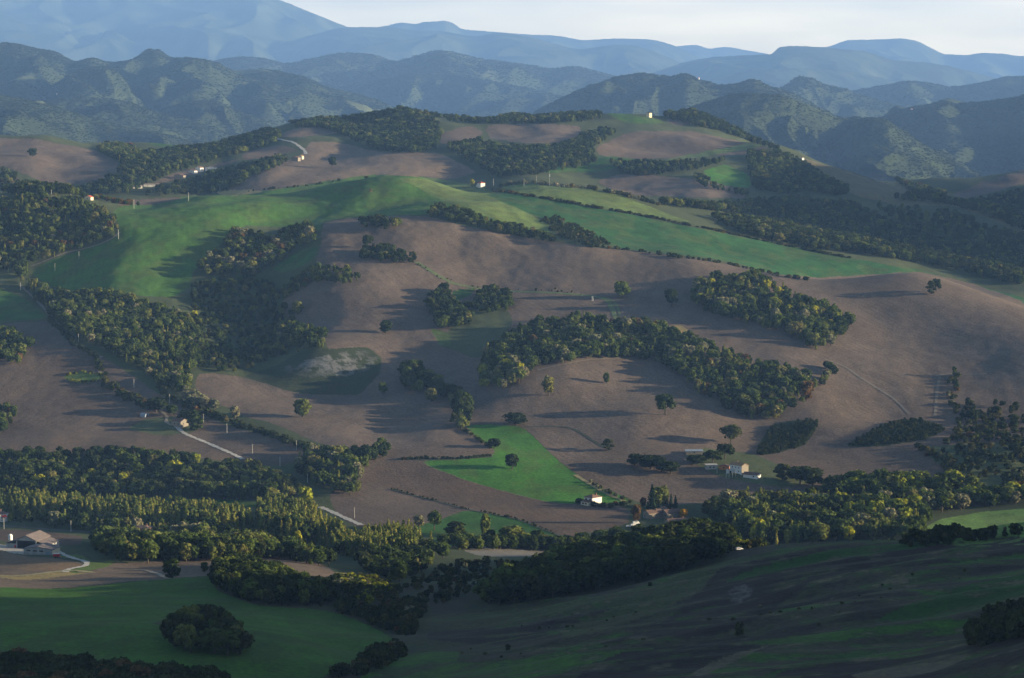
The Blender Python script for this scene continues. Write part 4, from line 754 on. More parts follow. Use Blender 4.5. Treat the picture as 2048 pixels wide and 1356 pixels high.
# --- foreground
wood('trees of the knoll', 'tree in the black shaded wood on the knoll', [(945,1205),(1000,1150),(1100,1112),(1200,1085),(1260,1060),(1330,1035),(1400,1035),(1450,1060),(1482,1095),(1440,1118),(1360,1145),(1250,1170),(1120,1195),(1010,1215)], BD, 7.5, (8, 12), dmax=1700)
wood('trees of the long foreground copse', 'tree in the long dark copse on the edge of the green foreground slope', [(425,1165),(432,1138),(465,1112),(500,1118),(560,1140),(640,1165),(690,1190),(660,1215),(600,1212),(520,1212),(450,1190)], BD, 6.5, (7, 10), top=.6)
wood('trees of the round foreground copse', 'tree in the round dark copse on the green foreground slope', [(325,1292),(338,1252),(375,1228),(420,1224),(462,1238),(482,1268),(510,1305),(500,1316),(420,1312),(350,1302)], BD, 5.5, (5, 8), top=.5)
wood('bushes of the sunlit spur', 'sunlit yellow green bush on the spur in front of the valley', [(660,1165),(700,1150),(760,1165),(800,1180),(780,1200),(730,1210),(690,1190)], dict(bush=.7, yellowbush=.22, palebush=.08), 4.2, (2, 4.5), fam='bush', top=.3)
wood('bushes of the gully', 'bush in the dark gully beside the green foreground slope', [(680,1195),(740,1215),(800,1200),(860,1215),(825,1245),(850,1262),(800,1275),(780,1262),(720,1240),(660,1218)], SH, 4.5, (2, 4.5), fam='bush', top=.3)
wood('bushes below the gully', 'bush at the bottom of the gully near the lower edge', [(760,1285),(800,1285),(812,1310),(770,1340),(690,1356),(620,1356),(700,1330)], SH, 3.6, (1.6, 3.5), fam='bush', top=.3)
wood('trees of the valley mouth', 'tree on the dark slope between spur and river', [(690,1110),(760,1095),(850,1090),(905,1095),(880,1125),(800,1170),(740,1150)], dict(broad=.6, dark=.4), 8, (6, 10), dens=.8, dmin=1300)
wood('bushes of the valley mouth', 'low bush on the rough ground before the grey plateau', [(800,1175),(880,1130),(940,1118),(1040,1122),(1000,1160),(920,1200),(860,1210)], SH, 7, (1.5, 3.5), fam='bush', top=.3, dens=.6)
wood('trees at the lower left corner', 'black shaded tree along the bottom left edge', [(-60,1335),(40,1322),(110,1328),(180,1330),(260,1345),(330,1345),(450,1352),(460,1400),(-60,1400)], dict(dark=.9, rust=.1), 5, (5, 8), top=.5)
wood('bushes of the right foreground', 'low bush on the rough strip of the right foreground slope', [(1150,1295),(1300,1275),(1480,1215),(1600,1175),(1760,1150),(1900,1130),(1960,1150),(1820,1190),(1740,1235),(1600,1260),(1450,1280),(1330,1292)], dict(bush=.8, palebush=.2), 3.6, (.2, .8), fam='bush', top=.3, dens=.06, wide=1.7)
wood('bushes of the lower foreground', 'low bush on the rough ledge above the lower green strip', [(910,1300),(1000,1290),(1150,1292),(1300,1285),(1330,1292),(1200,1302),(1050,1320),(930,1325)], dict(bush=.8, palebush=.2), 3.6, (.2, .8), fam='bush', top=.3, dens=.06, wide=1.5)
wood('bushes of the middle gully slope', 'low bush on the rough brown slope below the knoll', [(1000,1255),(1130,1225),(1280,1195),(1420,1162),(1440,1172),(1300,1235),(1180,1262),(1060,1275)], dict(bush=.8, palebush=.2), 3.6, (.2, .8), fam='bush', top=.3, dens=.06, wide=1.5)
wood('bushes of the right corner', 'dark thorn bush at the lower right edge', [(1925,1290),(1960,1240),(2010,1212),(2080,1195),(2080,1270),(2000,1290)], dict(darkbush=1), 4, (2.5, 4.5), fam='bush', top=.3)
wood('bushes along the right skyline', 'dark bush on the crest of the right foreground slope', [(1790,1085),(1900,1062),(1960,1066),(2070,1056),(2080,1070),(1900,1088),(1820,1095)], dict(darkbush=.8, bush=.2), 5, (2, 5), fam='bush', top=.15)
# --- hedges
hedge('bushes along the ravine lane', 'bush along the lane that follows the lower edge of the ravine', [(100,640),(150,690),(190,715),(215,770)], SH, 3.5, (2.5, 5))
hedge('bushes of the farm hedge', 'bush in the thick hedge leading down to the ruined farm', [(212,768),(245,790),(290,812),(310,820)], SH, 2.6, (3, 6), jit=2.5)
hedge('bushes of the long hedge', 'bush in the long hedge sloping down to the corner wood', [(320,775),(345,800),(400,825),(440,838),(480,852),(540,872),(600,893),(640,905)], SH, 2.4, (2.5, 5.5), jit=2)
hedge('pale willows of the long hedge', 'pale grey green willow at the head of the long hedge', [(375,795),(400,812),(430,825)], dict(pale=1), 8, (8, 11), fam='tree', jit=3)
hedge('bushes round the small pond', 'yellow green bush round the small pond hollow', [(130,752),(165,744),(205,750),(208,760),(165,766),(132,760)], dict(bush=.6, yellowbush=.4), 4, (1.2, 2.6))
hedge('bushes of the green field corner', 'bush in the hedge above the triangular brown field', [(800,920),(850,917),(920,918),(985,912)], SH, 2.2, (1.5, 2.6), jit=.8)
hedge('bushes down the green field', 'bush in the short hedge down the left side of the bright green field', [(915,855),(940,868),(965,885),(985,900)], SH, 2.4, (1.8, 3), jit=.8)
hedge('bushes by the white house hedge', 'bush in the hedge behind the white farmhouse', [(1180,965),(1215,985),(1250,1000),(1262,1008)], dict(bush=.7, palebush=.3), 2.4, (1.5, 3))
hedge('garden trees of the white house', 'garden bush beside the white farmhouse', [(1150,1004),(1158,1007),(1162,1008),(1214,1016),(1230,1011),(1255,1010)], dict(bush=.5, darkbush=.3, rustbush=.2), 5, (2, 4), jit=2)
hedge('bushes of the field bank', 'bush on the bank across the soil field', [(782,978),(873,1002),(933,1018),(1031,1037),(1122,1072)], SH, 5, (.8, 1.8), jit=.8, gaps=.4)
hedge('bushes of the green strip edge', 'small bush on the lower edge of the green strip', [(1170,492),(1250,500),(1330,510),(1400,520),(1460,530),(1560,552),(1620,562)], SH, 4, (1.0, 4.5), gaps=.45, jit=2.5, wide=1.3)
hedge('bushes of the dark line across the strip', 'bush in the dark hedge above the green strip', [(985,380),(1060,392),(1200,417),(1300,435),(1400,455),(1550,487),(1700,517)], SH, 2.6, (1.2, 3.6), jit=2.2, wide=2.0)
hedge('bushes above the upper strip', 'bush on the ridge behind the olive strip', [(1010,372),(1050,366),(1110,372),(1180,378),(1240,388),(1320,412)], dict(bush=.7, palebush=.3), 5, (2.5, 6), jit=4)
hedge('bushes of the brown field path', 'low bush along the grassy path over the brown field', [(828,520),(860,545),(905,565),(960,577),(1040,580),(1100,582),(1170,588)], SH, 6, (.5, 2.2), gaps=.72, jit=3)
hedge('bushes along the crest of the green ridge', 'bush on the crest of the green ridge', [(490,384),(520,380),(600,374),(690,360)], SH, 12, (1.5, 4), gaps=.5)
hedge('trees on the left crest', 'tree in the thin row on the crest beyond the wooded hilltop', [(170,396),(210,402),(240,408),(275,412)], dict(broad=.6, rust=.4), 5, (5, 8), fam='tree', jit=4)
hedge('bushes of the right bank hedge', 'bush in the hedge down the edge of the right bank', [(1838,895),(1870,915),(1900,945),(1940,970)], SH, 2.4, (3, 5), jit=2)
hedge('bushes by the right track', 'bush in the hollow beside the right field track', [(1908,750),(1912,775),(1905,800),(1915,830)], SH, 4, (2.5, 5), jit=2.5)
hedge('trees on the second crest', 'tree on the skyline of the second row of hills', [(580,250),(640,243),(720,238),(800,222),(870,236),(940,240)], FW, 9, (8, 12), fam='tree', jit=6)
# --- lone trees
lone('small round tree alone on the left side of the brown dome', 595, 628, 18)
lone('round tree alone on the brown slope above the long hedge', 605, 834, 26)
lone('small tree alone in the middle of the brown dome', 772, 666, 18)
lone('small tree standing just above the oval copse', 735, 493, 16, 'dark')
lone('upright bushy tree beside the bend of the grassy path', 1244, 596, 23)
lone('round dark tree at the corner of the upper right wood', 1343, 613, 25, 'dark')
lone('round tree with short trunk alone below the diagonal wood', 1097, 791, 27)
lone('narrow light green tree alone on the rounded brown spur', 1213, 767, 15, 'broad', 22)
lone('wide tree alone right of the rounded brown spur', 1331, 830, 29)
lone('small bushy tree just below the white clay scar', 766, 789, 17)
lone('small tree under the gully copse', 863, 803, 19)
lone('wide spreading tree at the top of the bright green field', 1032, 850, 34, 'dark', 24)
lone('dark flat crowned tree on the lower brown field', 1216, 900, 30, 'dark', 22)
lone('small dark tree at the left hedge of the bright green field', 988, 897, 15, 'dark', 20)
lone('dark tree alone in the bright green field', 1024, 938, 22, 'dark', 30)
lone('dark round tree left of the three on the lower brown field', 1270, 931, 32, 'dark', 23)
lone('leftmost of three dark trees standing together on the lower brown field', 1302, 938, 32, 'dark', 26)
lone('middle one of three dark trees standing together on the lower brown field', 1322, 943, 30, 'dark', 28)
lone('rightmost of three dark trees standing together on the lower brown field', 1341, 947, 26, 'dark', 24)
lone('pale leafed tree at the left end of the meadow trees', 838, 1056, 28, 'pale')
lone('dark tree beside the pale one at the left end of the meadow', 868, 1060, 27)
lone('broad dark tree in the meadow below the soil field', 911, 1074, 36, 'dark', 30)
lone('tall upright tree in the middle of the meadow', 970, 1072, 23, 'broad', 44)
lone('largest round tree at the near edge of the meadow', 1024, 1094, 50, 'broad', 42)
lone('round tree right of the largest one at the meadow edge', 1075, 1094, 31, 'broad', 34)
lone('low wide tree near the right end of the meadow', 1106, 1097, 38, 'broad', 24)
lone('leaning tree on the right brown crest', 1862, 588, 24, 'dark', 26)
lone('thin tall tree on the right brown crest', 1872, 584, 14, 'dark', 26)
lone('small tree by the right field track', 1909, 751, 14, 'broad', 18)
lone('umbrella shaped tree on the brown shelf beside the green slope', 345, 1156, 46, 'broad', 38)
lone('small round tree right of the umbrella shaped one', 410, 1143, 20, 'broad', 19)
lone('tiny tree alone on the far left brown hill', 65, 314, 12, 'dark')
lone('tiny tree alone on the far sunlit brown slope', 665, 334, 14, 'dark')
lone('tiny pale bush on the green summit slope', 741, 384, 9, 'palebush')
lone('small bush on the green summit', 733, 357, 7, 'bush')
lone('dark round tree left of the ruined farm', 313, 823, 29, 'dark', 27)
lone('round tree behind the lane at the ruined farm', 344, 830, 21, 'broad', 21)
lone('dense tree close behind the ruined farmhouse', 378, 848, 34, 'dark', 28)
lone('dense tree right of the ruined farmhouse', 392, 860, 30, 'broad', 30)
lone('pale tree in the long hedge', 470, 838, 20, 'pale', 26)
lone('narrow yellow green tree beside the ridge farmhouse', 944, 374, 9, 'yellow', 15)
lone('dark conifer left of the hamlet', 1304, 1022, 24, 'conifer', 52)
lone('light green tree close behind the dark hamlet conifer', 1318, 1018, 22, 'broad', 44)
lone('leftmost small spruce behind the hamlet', 1332, 1018, 13, 'conifer', 30)
lone('middle small spruce behind the hamlet', 1342, 1020, 13, 'conifer', 32)
lone('rightmost small spruce behind the hamlet', 1351, 1019, 12, 'conifer', 28)
lone('rust coloured tree in front of the hamlet', 1273, 1046, 22, 'rust', 36)
lone('rust coloured tree left of the hamlet conifer', 1286, 1015, 14, 'rust', 20)
lone('orange yellow tree between the hamlet houses', 1367, 1038, 20, 'orange', 20)
lone('bright yellow tree in the ravine', 389, 638, 17, 'yellow', 17)
lone('big yellow topped tree above the central poplars', 612, 1018, 42, 'yellow', 44)
lone('wide yellowish tree left of the tall lombardy poplars', 545, 1012, 46, 'poplar', 36)
lone('tall lombardy poplar beside the yellow topped tree', 568, 1018, 8, 'lombardy', 52)
lone('second tall lombardy poplar left of the yellow topped tree', 575, 1018, 7, 'lombardy', 46)
lone('thin poplar in the corner wood', 646, 952, 8, 'lombardy', 36)
lone('thin tall poplar above the right river wood', 1846, 988, 8, 'lombardy', 36)
lone('thin poplar at the right end of the river wood', 1921, 992, 7, 'lombardy', 30)
lone('pale dry tree at the edge of the diagonal wood', 1130, 724, 26, 'pale', 26)
lone('pale dry tree in the middle of the diagonal wood', 1138, 668, 18, 'pale', 18)
lone('big round tree at the top of the right river wood', 1734, 1000, 30, 'broad', 42)
lone('large round bush beside the right river farm', 1565, 960, 32, 'dark', 32)
lone('broad dark tree right of the river farm', 1600, 968, 40, 'dark', 34)
lone('dense dark tree lowest right of the river farm', 1625, 975, 32, 'dark', 38)
lone('grey green tree above the river farm', 1462, 890, 34, 'dark', 40)
lone('small tree above the river farm sheds', 1450, 918, 24, 'dark', 30)
lone('tree behind the river farm sheds', 1425, 925, 26, 'dark', 24)
lone('rounded bush left of the river farm sheds', 1395, 928, 26, 'dark', 18)
lone('tall yellow green tree in the poplars beside the pylon', 597, 1098, 18, 'yellow', 36)
lone('dark round tree between the red roofed house and the road', 48, 1054, 24, 'dark', 34)
lone('yellow bush at the foot of the red roofed house', 20, 1042, 14, 'yellowbush', 14)
lone('small round bush in the dark green foreground strip', 1016, 1300, 11, 'darkbush', 12)
lone('rounded bush on the right foreground slope', 1478, 1270, 22, 'bush', 26)
lone('small olive tree on the near slope below the crest', 1300, 1172, 9, 'darkbush', 8)
# ------------------------------------------------------------------ decide which plants show largest, build those one by one, the rest as masses
for k in ('x', 'y', 'h', 'rot', 'wide'): PL[k] = np.array(PL[k], float)
PL['src'] = np.array(PL['src']); PL['var'] = np.array(PL['var']); PL['kind'] = np.array(PL['kind'])
PL['z'] = ground(PL['x'], PL['y']); NP_ = len(PL['x'])
def tally():
    W_, H_ = 1024, 678; buf = np.full((H_, W_), -1, int)
    for i in np.argsort(-PL['y']):
        nh, nw = KIND[PL['kind'][i]][1:]; h = PL['h'][i]; r = h / nh * nw * PL['wide'][i]
        cx, cy = project(PL['x'][i], PL['y'][i], PL['z'][i] + h * .55); f = FPX / PL['y'][i] / 2
        a = r * f; b = h * .5 * f; cx /= 2; cy /= 2
        x0, x1, y0, y1 = int(max(0, cx - a)), int(min(W_ - 1, cx + a)) + 1, int(max(0, cy - b)), int(min(H_ - 1, cy + b)) + 1
        if x1 <= x0 or y1 <= y0: continue
        yy, xx = np.mgrid[y0:y1, x0:x1]; m = ((xx + .5 - cx) / max(a, .5)) ** 2 + ((yy + .5 - cy) / max(b, .5)) ** 2 <= 1
        buf[y0:y1, x0:x1][m] = i
    return np.bincount(buf[buf >= 0].ravel(), minlength=NP_)
SEEN = tally()
FAM = np.array([WOODS[s][0] for s in PL['src']])
FAM = np.where((FAM == 'poplar') & (PL['kind'] != 'poplar'), 'tree', FAM); FAM = np.where((FAM == 'tree') & (PL['kind'] == 'poplar'), 'poplar', FAM)
FAM = np.where((FAM == 'tree') & np.char.endswith(PL['kind'].astype(str), 'bush'), 'bush', FAM)
single = FAM == 'lone'
NAMES = {'lombardy': 'poplar_tree', 'poplar': 'poplar_tree', 'conifer': 'conifer_tree', 'bush': 'bush', 'palebush': 'bush', 'rustbush': 'bush', 'yellowbush': 'bush', 'darkbush': 'bush'}
def nm(k): return NAMES.get(k, 'tree')
for fam, name in (('tree', 'tree'), ('poplar', 'poplar_tree'), ('bush', 'bush')):
    taken = sum(1 for i in np.nonzero(single)[0] if nm(PL['kind'][i]) == name and WOODS[PL['src'][i]][0] == 'lone')
    c = np.nonzero((FAM == fam) & (SEEN > 0))[0]; c = c[np.argsort(-SEEN[c])][:max(0, 299 - taken)]; single[c] = True
print('PLANTS', NP_, 'single', int(single.sum()), {f: int((FAM == f).sum()) for f in set(FAM)})
PROTO = {}
def crown_word(kind): return 'tree' if nm(kind) != 'bush' else 'bush'
cnt = {}
for i in np.nonzero(single)[0]:
    kind = PL['kind'][i]; v = int(PL['var'][i]); (cm, tm), nh = KIND[kind][0][v], KIND[kind][1]
    fam, grp, lab = WOODS[PL['src'][i]]; s = PL['h'][i] / nh; sw = s * PL['wide'][i]
    name = nm(kind)
    if tm is None:
        root = bpy.data.objects.new(name, cm); COL.objects.link(root); crown = root
    else:
        root = bpy.data.objects.new(name, None); root.empty_display_size = .5; COL.objects.link(root)
        crown = bpy.data.objects.new('crown', cm); COL.objects.link(crown); crown.parent = root
        tr = bpy.data.objects.new('trunk', tm); COL.objects.link(tr); tr.parent = root
    root.location = (PL['x'][i], PL['y'][i], PL['z'][i] - .1); root.rotation_euler = (0, 0, PL['rot'][i]); root.scale = (sw, sw, s)
    if grp and name == 'poplar_tree' and fam == 'tree': grp = 'poplars among the ' + grp; lab = lab.replace('leafy tree', 'tree').replace('tree', 'narrow poplar', 1)
    if grp and name == 'tree' and fam == 'poplar': grp = 'round trees among the ' + grp; lab = lab.replace('slender poplar', 'round crowned tree').replace('slender pale poplar', 'round crowned tree')
    if grp and name == 'bush' and fam == 'tree': grp = 'bushes among the ' + grp; lab = lab.replace('tree', 'bush', 1)
    tag(root, lab, {'tree': 'tree', 'poplar_tree': 'poplar', 'conifer_tree': 'conifer', 'bush': 'bush'}[name], grp)
    PROTO.setdefault(kind, {})[v] = crown
def scatter(name, label, cat, xyz, sc, rot, var, crowns):
    me = bpy.data.meshes.new(name); n = len(xyz); me.vertices.add(n); me.vertices.foreach_set('co', np.asarray(xyz, np.float32).ravel())
    a = me.attributes.new('sc', 'FLOAT_VECTOR', 'POINT'); a.data.foreach_set('vector', np.asarray(sc, np.float32).ravel())
    a = me.attributes.new('rot', 'FLOAT_VECTOR', 'POINT'); r3 = np.zeros((n, 3), np.float32); r3[:, 2] = rot; a.data.foreach_set('vector', r3.ravel())
    a = me.attributes.new('var', 'INT', 'POINT'); a.data.foreach_set('value', np.asarray(var, np.int32))
    o = bpy.data.objects.new(name, me); COL.objects.link(o); tag(o, label, cat, kind='stuff')
    g = bpy.data.node_groups.new(name, 'GeometryNodeTree'); g.interface.new_socket('Geometry', in_out='INPUT', socket_type='NodeSocketGeometry'); g.interface.new_socket('Geometry', in_out='OUTPUT', socket_type='NodeSocketGeometry')
    N = g.nodes; L = g.links; gi = N.new('NodeGroupInput'); go_ = N.new('NodeGroupOutput'); ip = N.new('GeometryNodeInstanceOnPoints'); jn = N.new('GeometryNodeJoinGeometry')
    for c in reversed(crowns):
        oi = N.new('GeometryNodeObjectInfo'); oi.inputs['Object'].default_value = c; oi.inputs['As Instance'].default_value = True; oi.transform_space = 'ORIGINAL'; L.new(oi.outputs['Geometry'], jn.inputs[0])
    def attr(nm_, ty):
        x = N.new('GeometryNodeInputNamedAttribute'); x.data_type = ty; x.inputs['Name'].default_value = nm_; return x.outputs['Attribute']
    er = N.new('FunctionNodeEulerToRotation'); L.new(attr('rot', 'FLOAT_VECTOR'), er.inputs[0])
    L.new(gi.outputs[0], ip.inputs['Points']); L.new(jn.outputs[0], ip.inputs['Instance']); ip.inputs['Pick Instance'].default_value = True
    L.new(attr('var', 'INT'), ip.inputs['Instance Index']); L.new(er.outputs[0], ip.inputs['Rotation']); L.new(attr('sc', 'FLOAT_VECTOR'), ip.inputs['Scale']); L.new(ip.outputs[0], go_.inputs[0])
    md = o.modifiers.new('plants', 'NODES'); md.node_group = g; return o
def mass(name, label, cat, sel, xyz=None):
    idx = np.nonzero(sel)[0]; crowns = []; key = {}
    for k in sorted(set(PL['kind'][idx])):
        for v, c in PROTO.get(k, {}).items(): key[(k, v)] = len(crowns); crowns.append(c)
    var = []; sc = []
    for i in idx:
        k = PL['kind'][i]; v = PL['var'][i]
        if (k, v) not in key: v = sorted(vv for kk, vv in key if kk == k)[0]
        var.append(key[(k, v)]); s = PL['h'][i] / KIND[k][1]; sc.append((s * PL['wide'][i], s * PL['wide'][i], s))
    scatter(name, label, cat, np.stack([PL['x'][idx], PL['y'][idx], PL['z'][idx] - .1], 1), sc, PL['rot'][idx], var, crowns)
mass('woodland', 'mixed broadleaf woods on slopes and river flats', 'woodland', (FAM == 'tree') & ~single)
mass('poplar_plantation', 'dense rows of slender poplars on the valley floor', 'plantation', (FAM == 'poplar') & ~single)
mass('shrubs', 'scrub and hedges of small bushes over the slopes', 'shrubs', (FAM == 'bush') & ~single)
# forest over the far hills
FX, FY, FZ, FS = [], [], [], []
for Xg, Dg, Zg, wd, dist in HILLS:
    if dist > 23000: continue
    n, m = Xg.shape; k0 = n // 7 - 3; A = Xg[k0:], Dg[k0:], Zg[k0:], wd[k0:]
    sp = 7.6 * dist / 9300
    ext = np.abs(np.diff(A[1], axis=0))[:, :-1] * np.abs(np.diff(A[0], axis=1))[:-1]
    want = .38 * ext / sp ** 2; cntc = np.floor(want + RNG.random(want.shape)).astype(int) * A[3][:-1, :-1]
    ii, jj = np.nonzero(cntc); rep = cntc[ii, jj]; ii = np.repeat(ii, rep); jj = np.repeat(jj, rep); u = RNG.random(len(ii)); v = RNG.random(len(ii))
    def bl(Q): return Q[ii, jj] * (1 - u) * (1 - v) + Q[ii + 1, jj] * u * (1 - v) + Q[ii, jj + 1] * (1 - u) * v + Q[ii + 1, jj + 1] * u * v
    x, y, z = bl(A[0]), bl(A[1]), bl(A[2]); px, py = project(x, y, z)
    ok = (px > -60) & (px < 2110) & (z - ZC > -330) & (py < 400); FX.append(x[ok]); FY.append(y[ok]); FZ.append(z[ok]); FS.append(np.full(ok.sum(), sp / 9.2))
FX = np.concatenate(FX); FY = np.concatenate(FY); FZ = np.concatenate(FZ); FS = np.concatenate(FS); print('FOREST', len(FX), flush=True)
cr = [c for k in ('dark',) for c in PROTO[k].values()]; s = FS * RNG.uniform(.75, 1.25, len(FX))
scatter('forest', 'unbroken forest over the far blue hills', 'forest', np.stack([FX, FY, FZ - 1.0], 1), np.stack([s * 1.3, s * 1.3, s * RNG.uniform(.26, .48, len(s))], 1), RNG.uniform(0, 6.28, len(FX)), RNG.integers(0, len(cr), len(FX)), cr)
# ------------------------------------------------------------------ buildings, posts, vehicles
MT = dict(white=plain_mat('white_plaster', (.64, .62, .585), .8, .1), stone=plain_mat('stone_wall', (.22, .19, .155), .9, .25, 1.2), grey=plain_mat('grey_concrete', (.34, .33, .31), .9, .18, .5), cream=plain_mat('cream_plaster', (.62, .54, .38), .85, .1),
          orange=plain_mat('orange_plaster', (.46, .17, .065), .85, .1), tile=plain_mat('clay_tiles', (.135, .085, .066), .85, .3, 1.5), redtile=plain_mat('red_tiles', (.42, .10, .06), .85, .2, 1.5), browntile=plain_mat('brown_tiles', (.17, .105, .08), .85, .3, 1.5), ochre=plain_mat('ochre_tiles', (.30, .18, .09), .85, .3, 1.5),
          sheet=plain_mat('weathered_roof_sheet', (.155, .125, .115), .8, .25, .6), tin=plain_mat('pale_sheet', (.22, .26, .31), .5, .1), dark=plain_mat('dark_opening', (.012, .012, .014), .9, 0), glass=plain_mat('window_glass', (.03, .035, .04), .2, 0), shutter=plain_mat('red_shutter', (.22, .035, .03), .7, .1),
          redpaint=plain_mat('red_paint', (.45, .03, .025), .45, .1), awning=plain_mat('red_awning', (.70, .05, .04), .8, .05), tank=plain_mat('white_tank', (.80, .80, .78), .4, .05), metal=plain_mat('grey_metal', (.30, .31, .32), .5, .1), wood=plain_mat('weathered_wood', (.26, .23, .20), .9, .2), pole=plain_mat('concrete_pole', (.55, .53, .49), .8, .1), tyre=plain_mat('black_rubber', (.015, .015, .016), .9, 0), carwhite=plain_mat('white_car_paint', (.55, .55, .55), .3, 0), cardark=plain_mat('dark_car_paint', (.05, .055, .07), .3, 0))
def put_mesh(name, V, F, mat, parent=None):
    me = bpy.data.meshes.new(name); me.from_pydata(V, [], F); me.materials.append(mat); o = bpy.data.objects.new(name, me); COL.objects.link(o)
    if parent is not None: o.parent = parent
    return o
def box_vf(x0, x1, y0, y1, z0, z1, V=None, F=None):
    V = [] if V is None else V; F = [] if F is None else F; b = len(V)
    V += [(x0, y0, z0), (x1, y0, z0), (x1, y1, z0), (x0, y1, z0), (x0, y0, z1), (x1, y0, z1), (x1, y1, z1), (x0, y1, z1)]
    F += [tuple(b + k for k in f) for f in ((0, 3, 2, 1), (4, 5, 6, 7), (0, 1, 5, 4), (1, 2, 6, 5), (2, 3, 7, 6), (3, 0, 4, 7))]; return V, F
def cyl_vf(p0, p1, r0, r1, n=10, V=None, F=None):
    V = [] if V is None else V; F = [] if F is None else F; b = len(V); p0 = Vector(p0); p1 = Vector(p1); ax = (p1 - p0).normalized(); u = ax.orthogonal().normalized(); w_ = ax.cross(u)
    for p, r in ((p0, r0), (p1, r1)): V += [tuple(p + (u * math.cos(k * 2 * math.pi / n) + w_ * math.sin(k * 2 * math.pi / n)) * r) for k in range(n)]
    F += [(b + k, b + (k + 1) % n, b + n + (k + 1) % n, b + n + k) for k in range(n)]; F += [tuple(b + k for k in range(n))[::-1], tuple(b + n + k for k in range(n))]; return V, F
def base(name, label, cat, px, py, rot, group=None, dmin=500, xyz=None):
    p = xyz or hit(px, py, dmin)
    if p is None: p = (0, 5000, 100); print('MISS BASE', label)
    o = bpy.data.objects.new(name, None); o.empty_display_size = 1; COL.objects.link(o); o.location = p; o.rotation_euler = (0, 0, math.radians(rot)); return tag(o, label, cat, group)
def walls(par, w_, d, h, mat, rise=0, x=0, y=0, name='wall', z0=-3):
    """four walls, with gables across the width when rise > 0 (ridge along y)"""
    V, F = box_vf(x - w_ / 2, x + w_ / 2, y - d / 2, y + d / 2, z0, h)
    if rise:
        V += [(x, y - d / 2, h + rise), (x, y + d / 2, h + rise)]; F = [f for i, f in enumerate(F) if i not in (1, 2, 4)] + [(0, 1, 5, 8, 4), (2, 3, 7, 9, 6)]
    return put_mesh(name, V, F, mat, par)
def gable_roof(par, w_, d, h, rise, mat, x=0, y=0, over=.5, th=.22, name='roof'):
    V, F = [], []; k = rise / (w_ / 2)
    for s in (-1, 1):
        b = len(V); xe = x + s * (w_ / 2 + over); ze = h - k * over + .03; zr = h + rise + .03
        for yy in (y - d / 2 - over, y + d / 2 + over): V += [(xe, yy, ze), (x, yy, zr), (x, yy, zr + th), (xe, yy, ze + th)]
        F += [tuple(b + q for q in f) for f in ((0, 1, 2, 3), (7, 6, 5, 4), (3, 2, 6, 7), (0, 4, 5, 1), (0, 3, 7, 4))]
    return put_mesh(name, V, F, mat, par)
def hip_roof(par, w_, d, h, rise, mat, x=0, y=0, over=.6, th=.2, name='roof'):
    a = w_ / 2 + over; b = d / 2 + over; r = max(0, b - a); q = max(0, a - b)
    V = [(x - a, y - b, h), (x + a, y - b, h), (x + a, y + b, h), (x - a, y + b, h), (x - a, y - b, h + th), (x + a, y - b, h + th), (x + a, y + b, h + th), (x - a, y + b, h + th), (x - q - .05, y - r - .05, h + rise), (x + q + .05, y + r + .05, h + rise)]
    F = [(0, 3, 2, 1), (0, 1, 5, 4), (1, 2, 6, 5), (2, 3, 7, 6), (3, 0, 4, 7), (4, 5, 8), (6, 7, 9), (5, 6, 9, 8), (7, 4, 8, 9)]
    return put_mesh(name, V, F, mat, par)
def shed_roof(par, w_, d, h0, h1, mat, x=0, y=0, over=.4, th=.2, name='roof'):
    """single slope rising from the front (low y) to the back"""
    k = (h1 - h0) / d; a = w_ / 2 + over; V = []
    for yy, zz in ((y - d / 2 - over, h0 - k * over), (y + d / 2 + over, h1 + k * over)): V += [(x - a, yy, zz), (x + a, yy, zz), (x + a, yy, zz + th), (x - a, yy, zz + th)]
    return put_mesh(name, V, [(0, 1, 2, 3), (7, 6, 5, 4), (3, 2, 6, 7), (1, 0, 4, 5), (1, 5, 6, 2), (0, 3, 7, 4)], mat, par)
def window(par, wall, u, z, w_, d, ww=1.0, wh=1.3, shut=True, x=0, y=0, name='window', mat='glass'):
    """on the wall facing -y (front), +y (back), -x (left) or +x (right)"""
    def place(u0, u1, z0, z1, p0, p1):
        if wall == 'front': return box_vf(x + u0, x + u1, y - d / 2 - p1, y - d / 2 - p0, z0, z1)
        if wall == 'back': return box_vf(x + u0, x + u1, y + d / 2 + p0, y + d / 2 + p1, z0, z1)
        if wall == 'left': return box_vf(x - w_ / 2 - p1, x - w_ / 2 - p0, y + u0, y + u1, z0, z1)
        return box_vf(x + w_ / 2 + p0, x + w_ / 2 + p1, y + u0, y + u1, z0, z1)
    o = put_mesh(name, *place(u - ww / 2, u + ww / 2, z, z + wh, -.05, .06), MT[mat], par)
    if shut:
        for s in (-1, 1): put_mesh('shutter', *place(u + s * ww * .76 - ww * .24, u + s * ww * .76 + ww * .24, z - .05, z + wh + .05, .01, .09), MT['shutter'], o)
    return o
def chimney(roof, x, y, z0, z1, mat='tile', r=.45): return put_mesh('chimney', *box_vf(x - r, x + r, y - r, y + r, z0, z1), MT[mat], roof)
def house(label, px, py, w_, d, h, rise, rot, wall='white', roof='tile', kind='gable', wins=(), chim=(), name='farmhouse', cat='house', shut=False, group=None, dmin=500, xyz=None):
    b = base(name, label, cat, px, py, rot, group, dmin, xyz); walls(b, w_, d, h, MT[wall], rise if kind == 'gable' else 0)
    r = gable_roof(b, w_, d, h, rise, MT[roof]) if kind == 'gable' else hip_roof(b, w_, d, h, rise, MT[roof]) if kind == 'hip' else shed_roof(b, w_, d, h - .02, h + rise, MT[roof])
    for side, u, z in wins: window(b, side, u, z, w_, d, shut=shut)
    for cx, cy in chim: chimney(r, cx, cy, h + rise * .45, h + rise + 1.1)
    return b
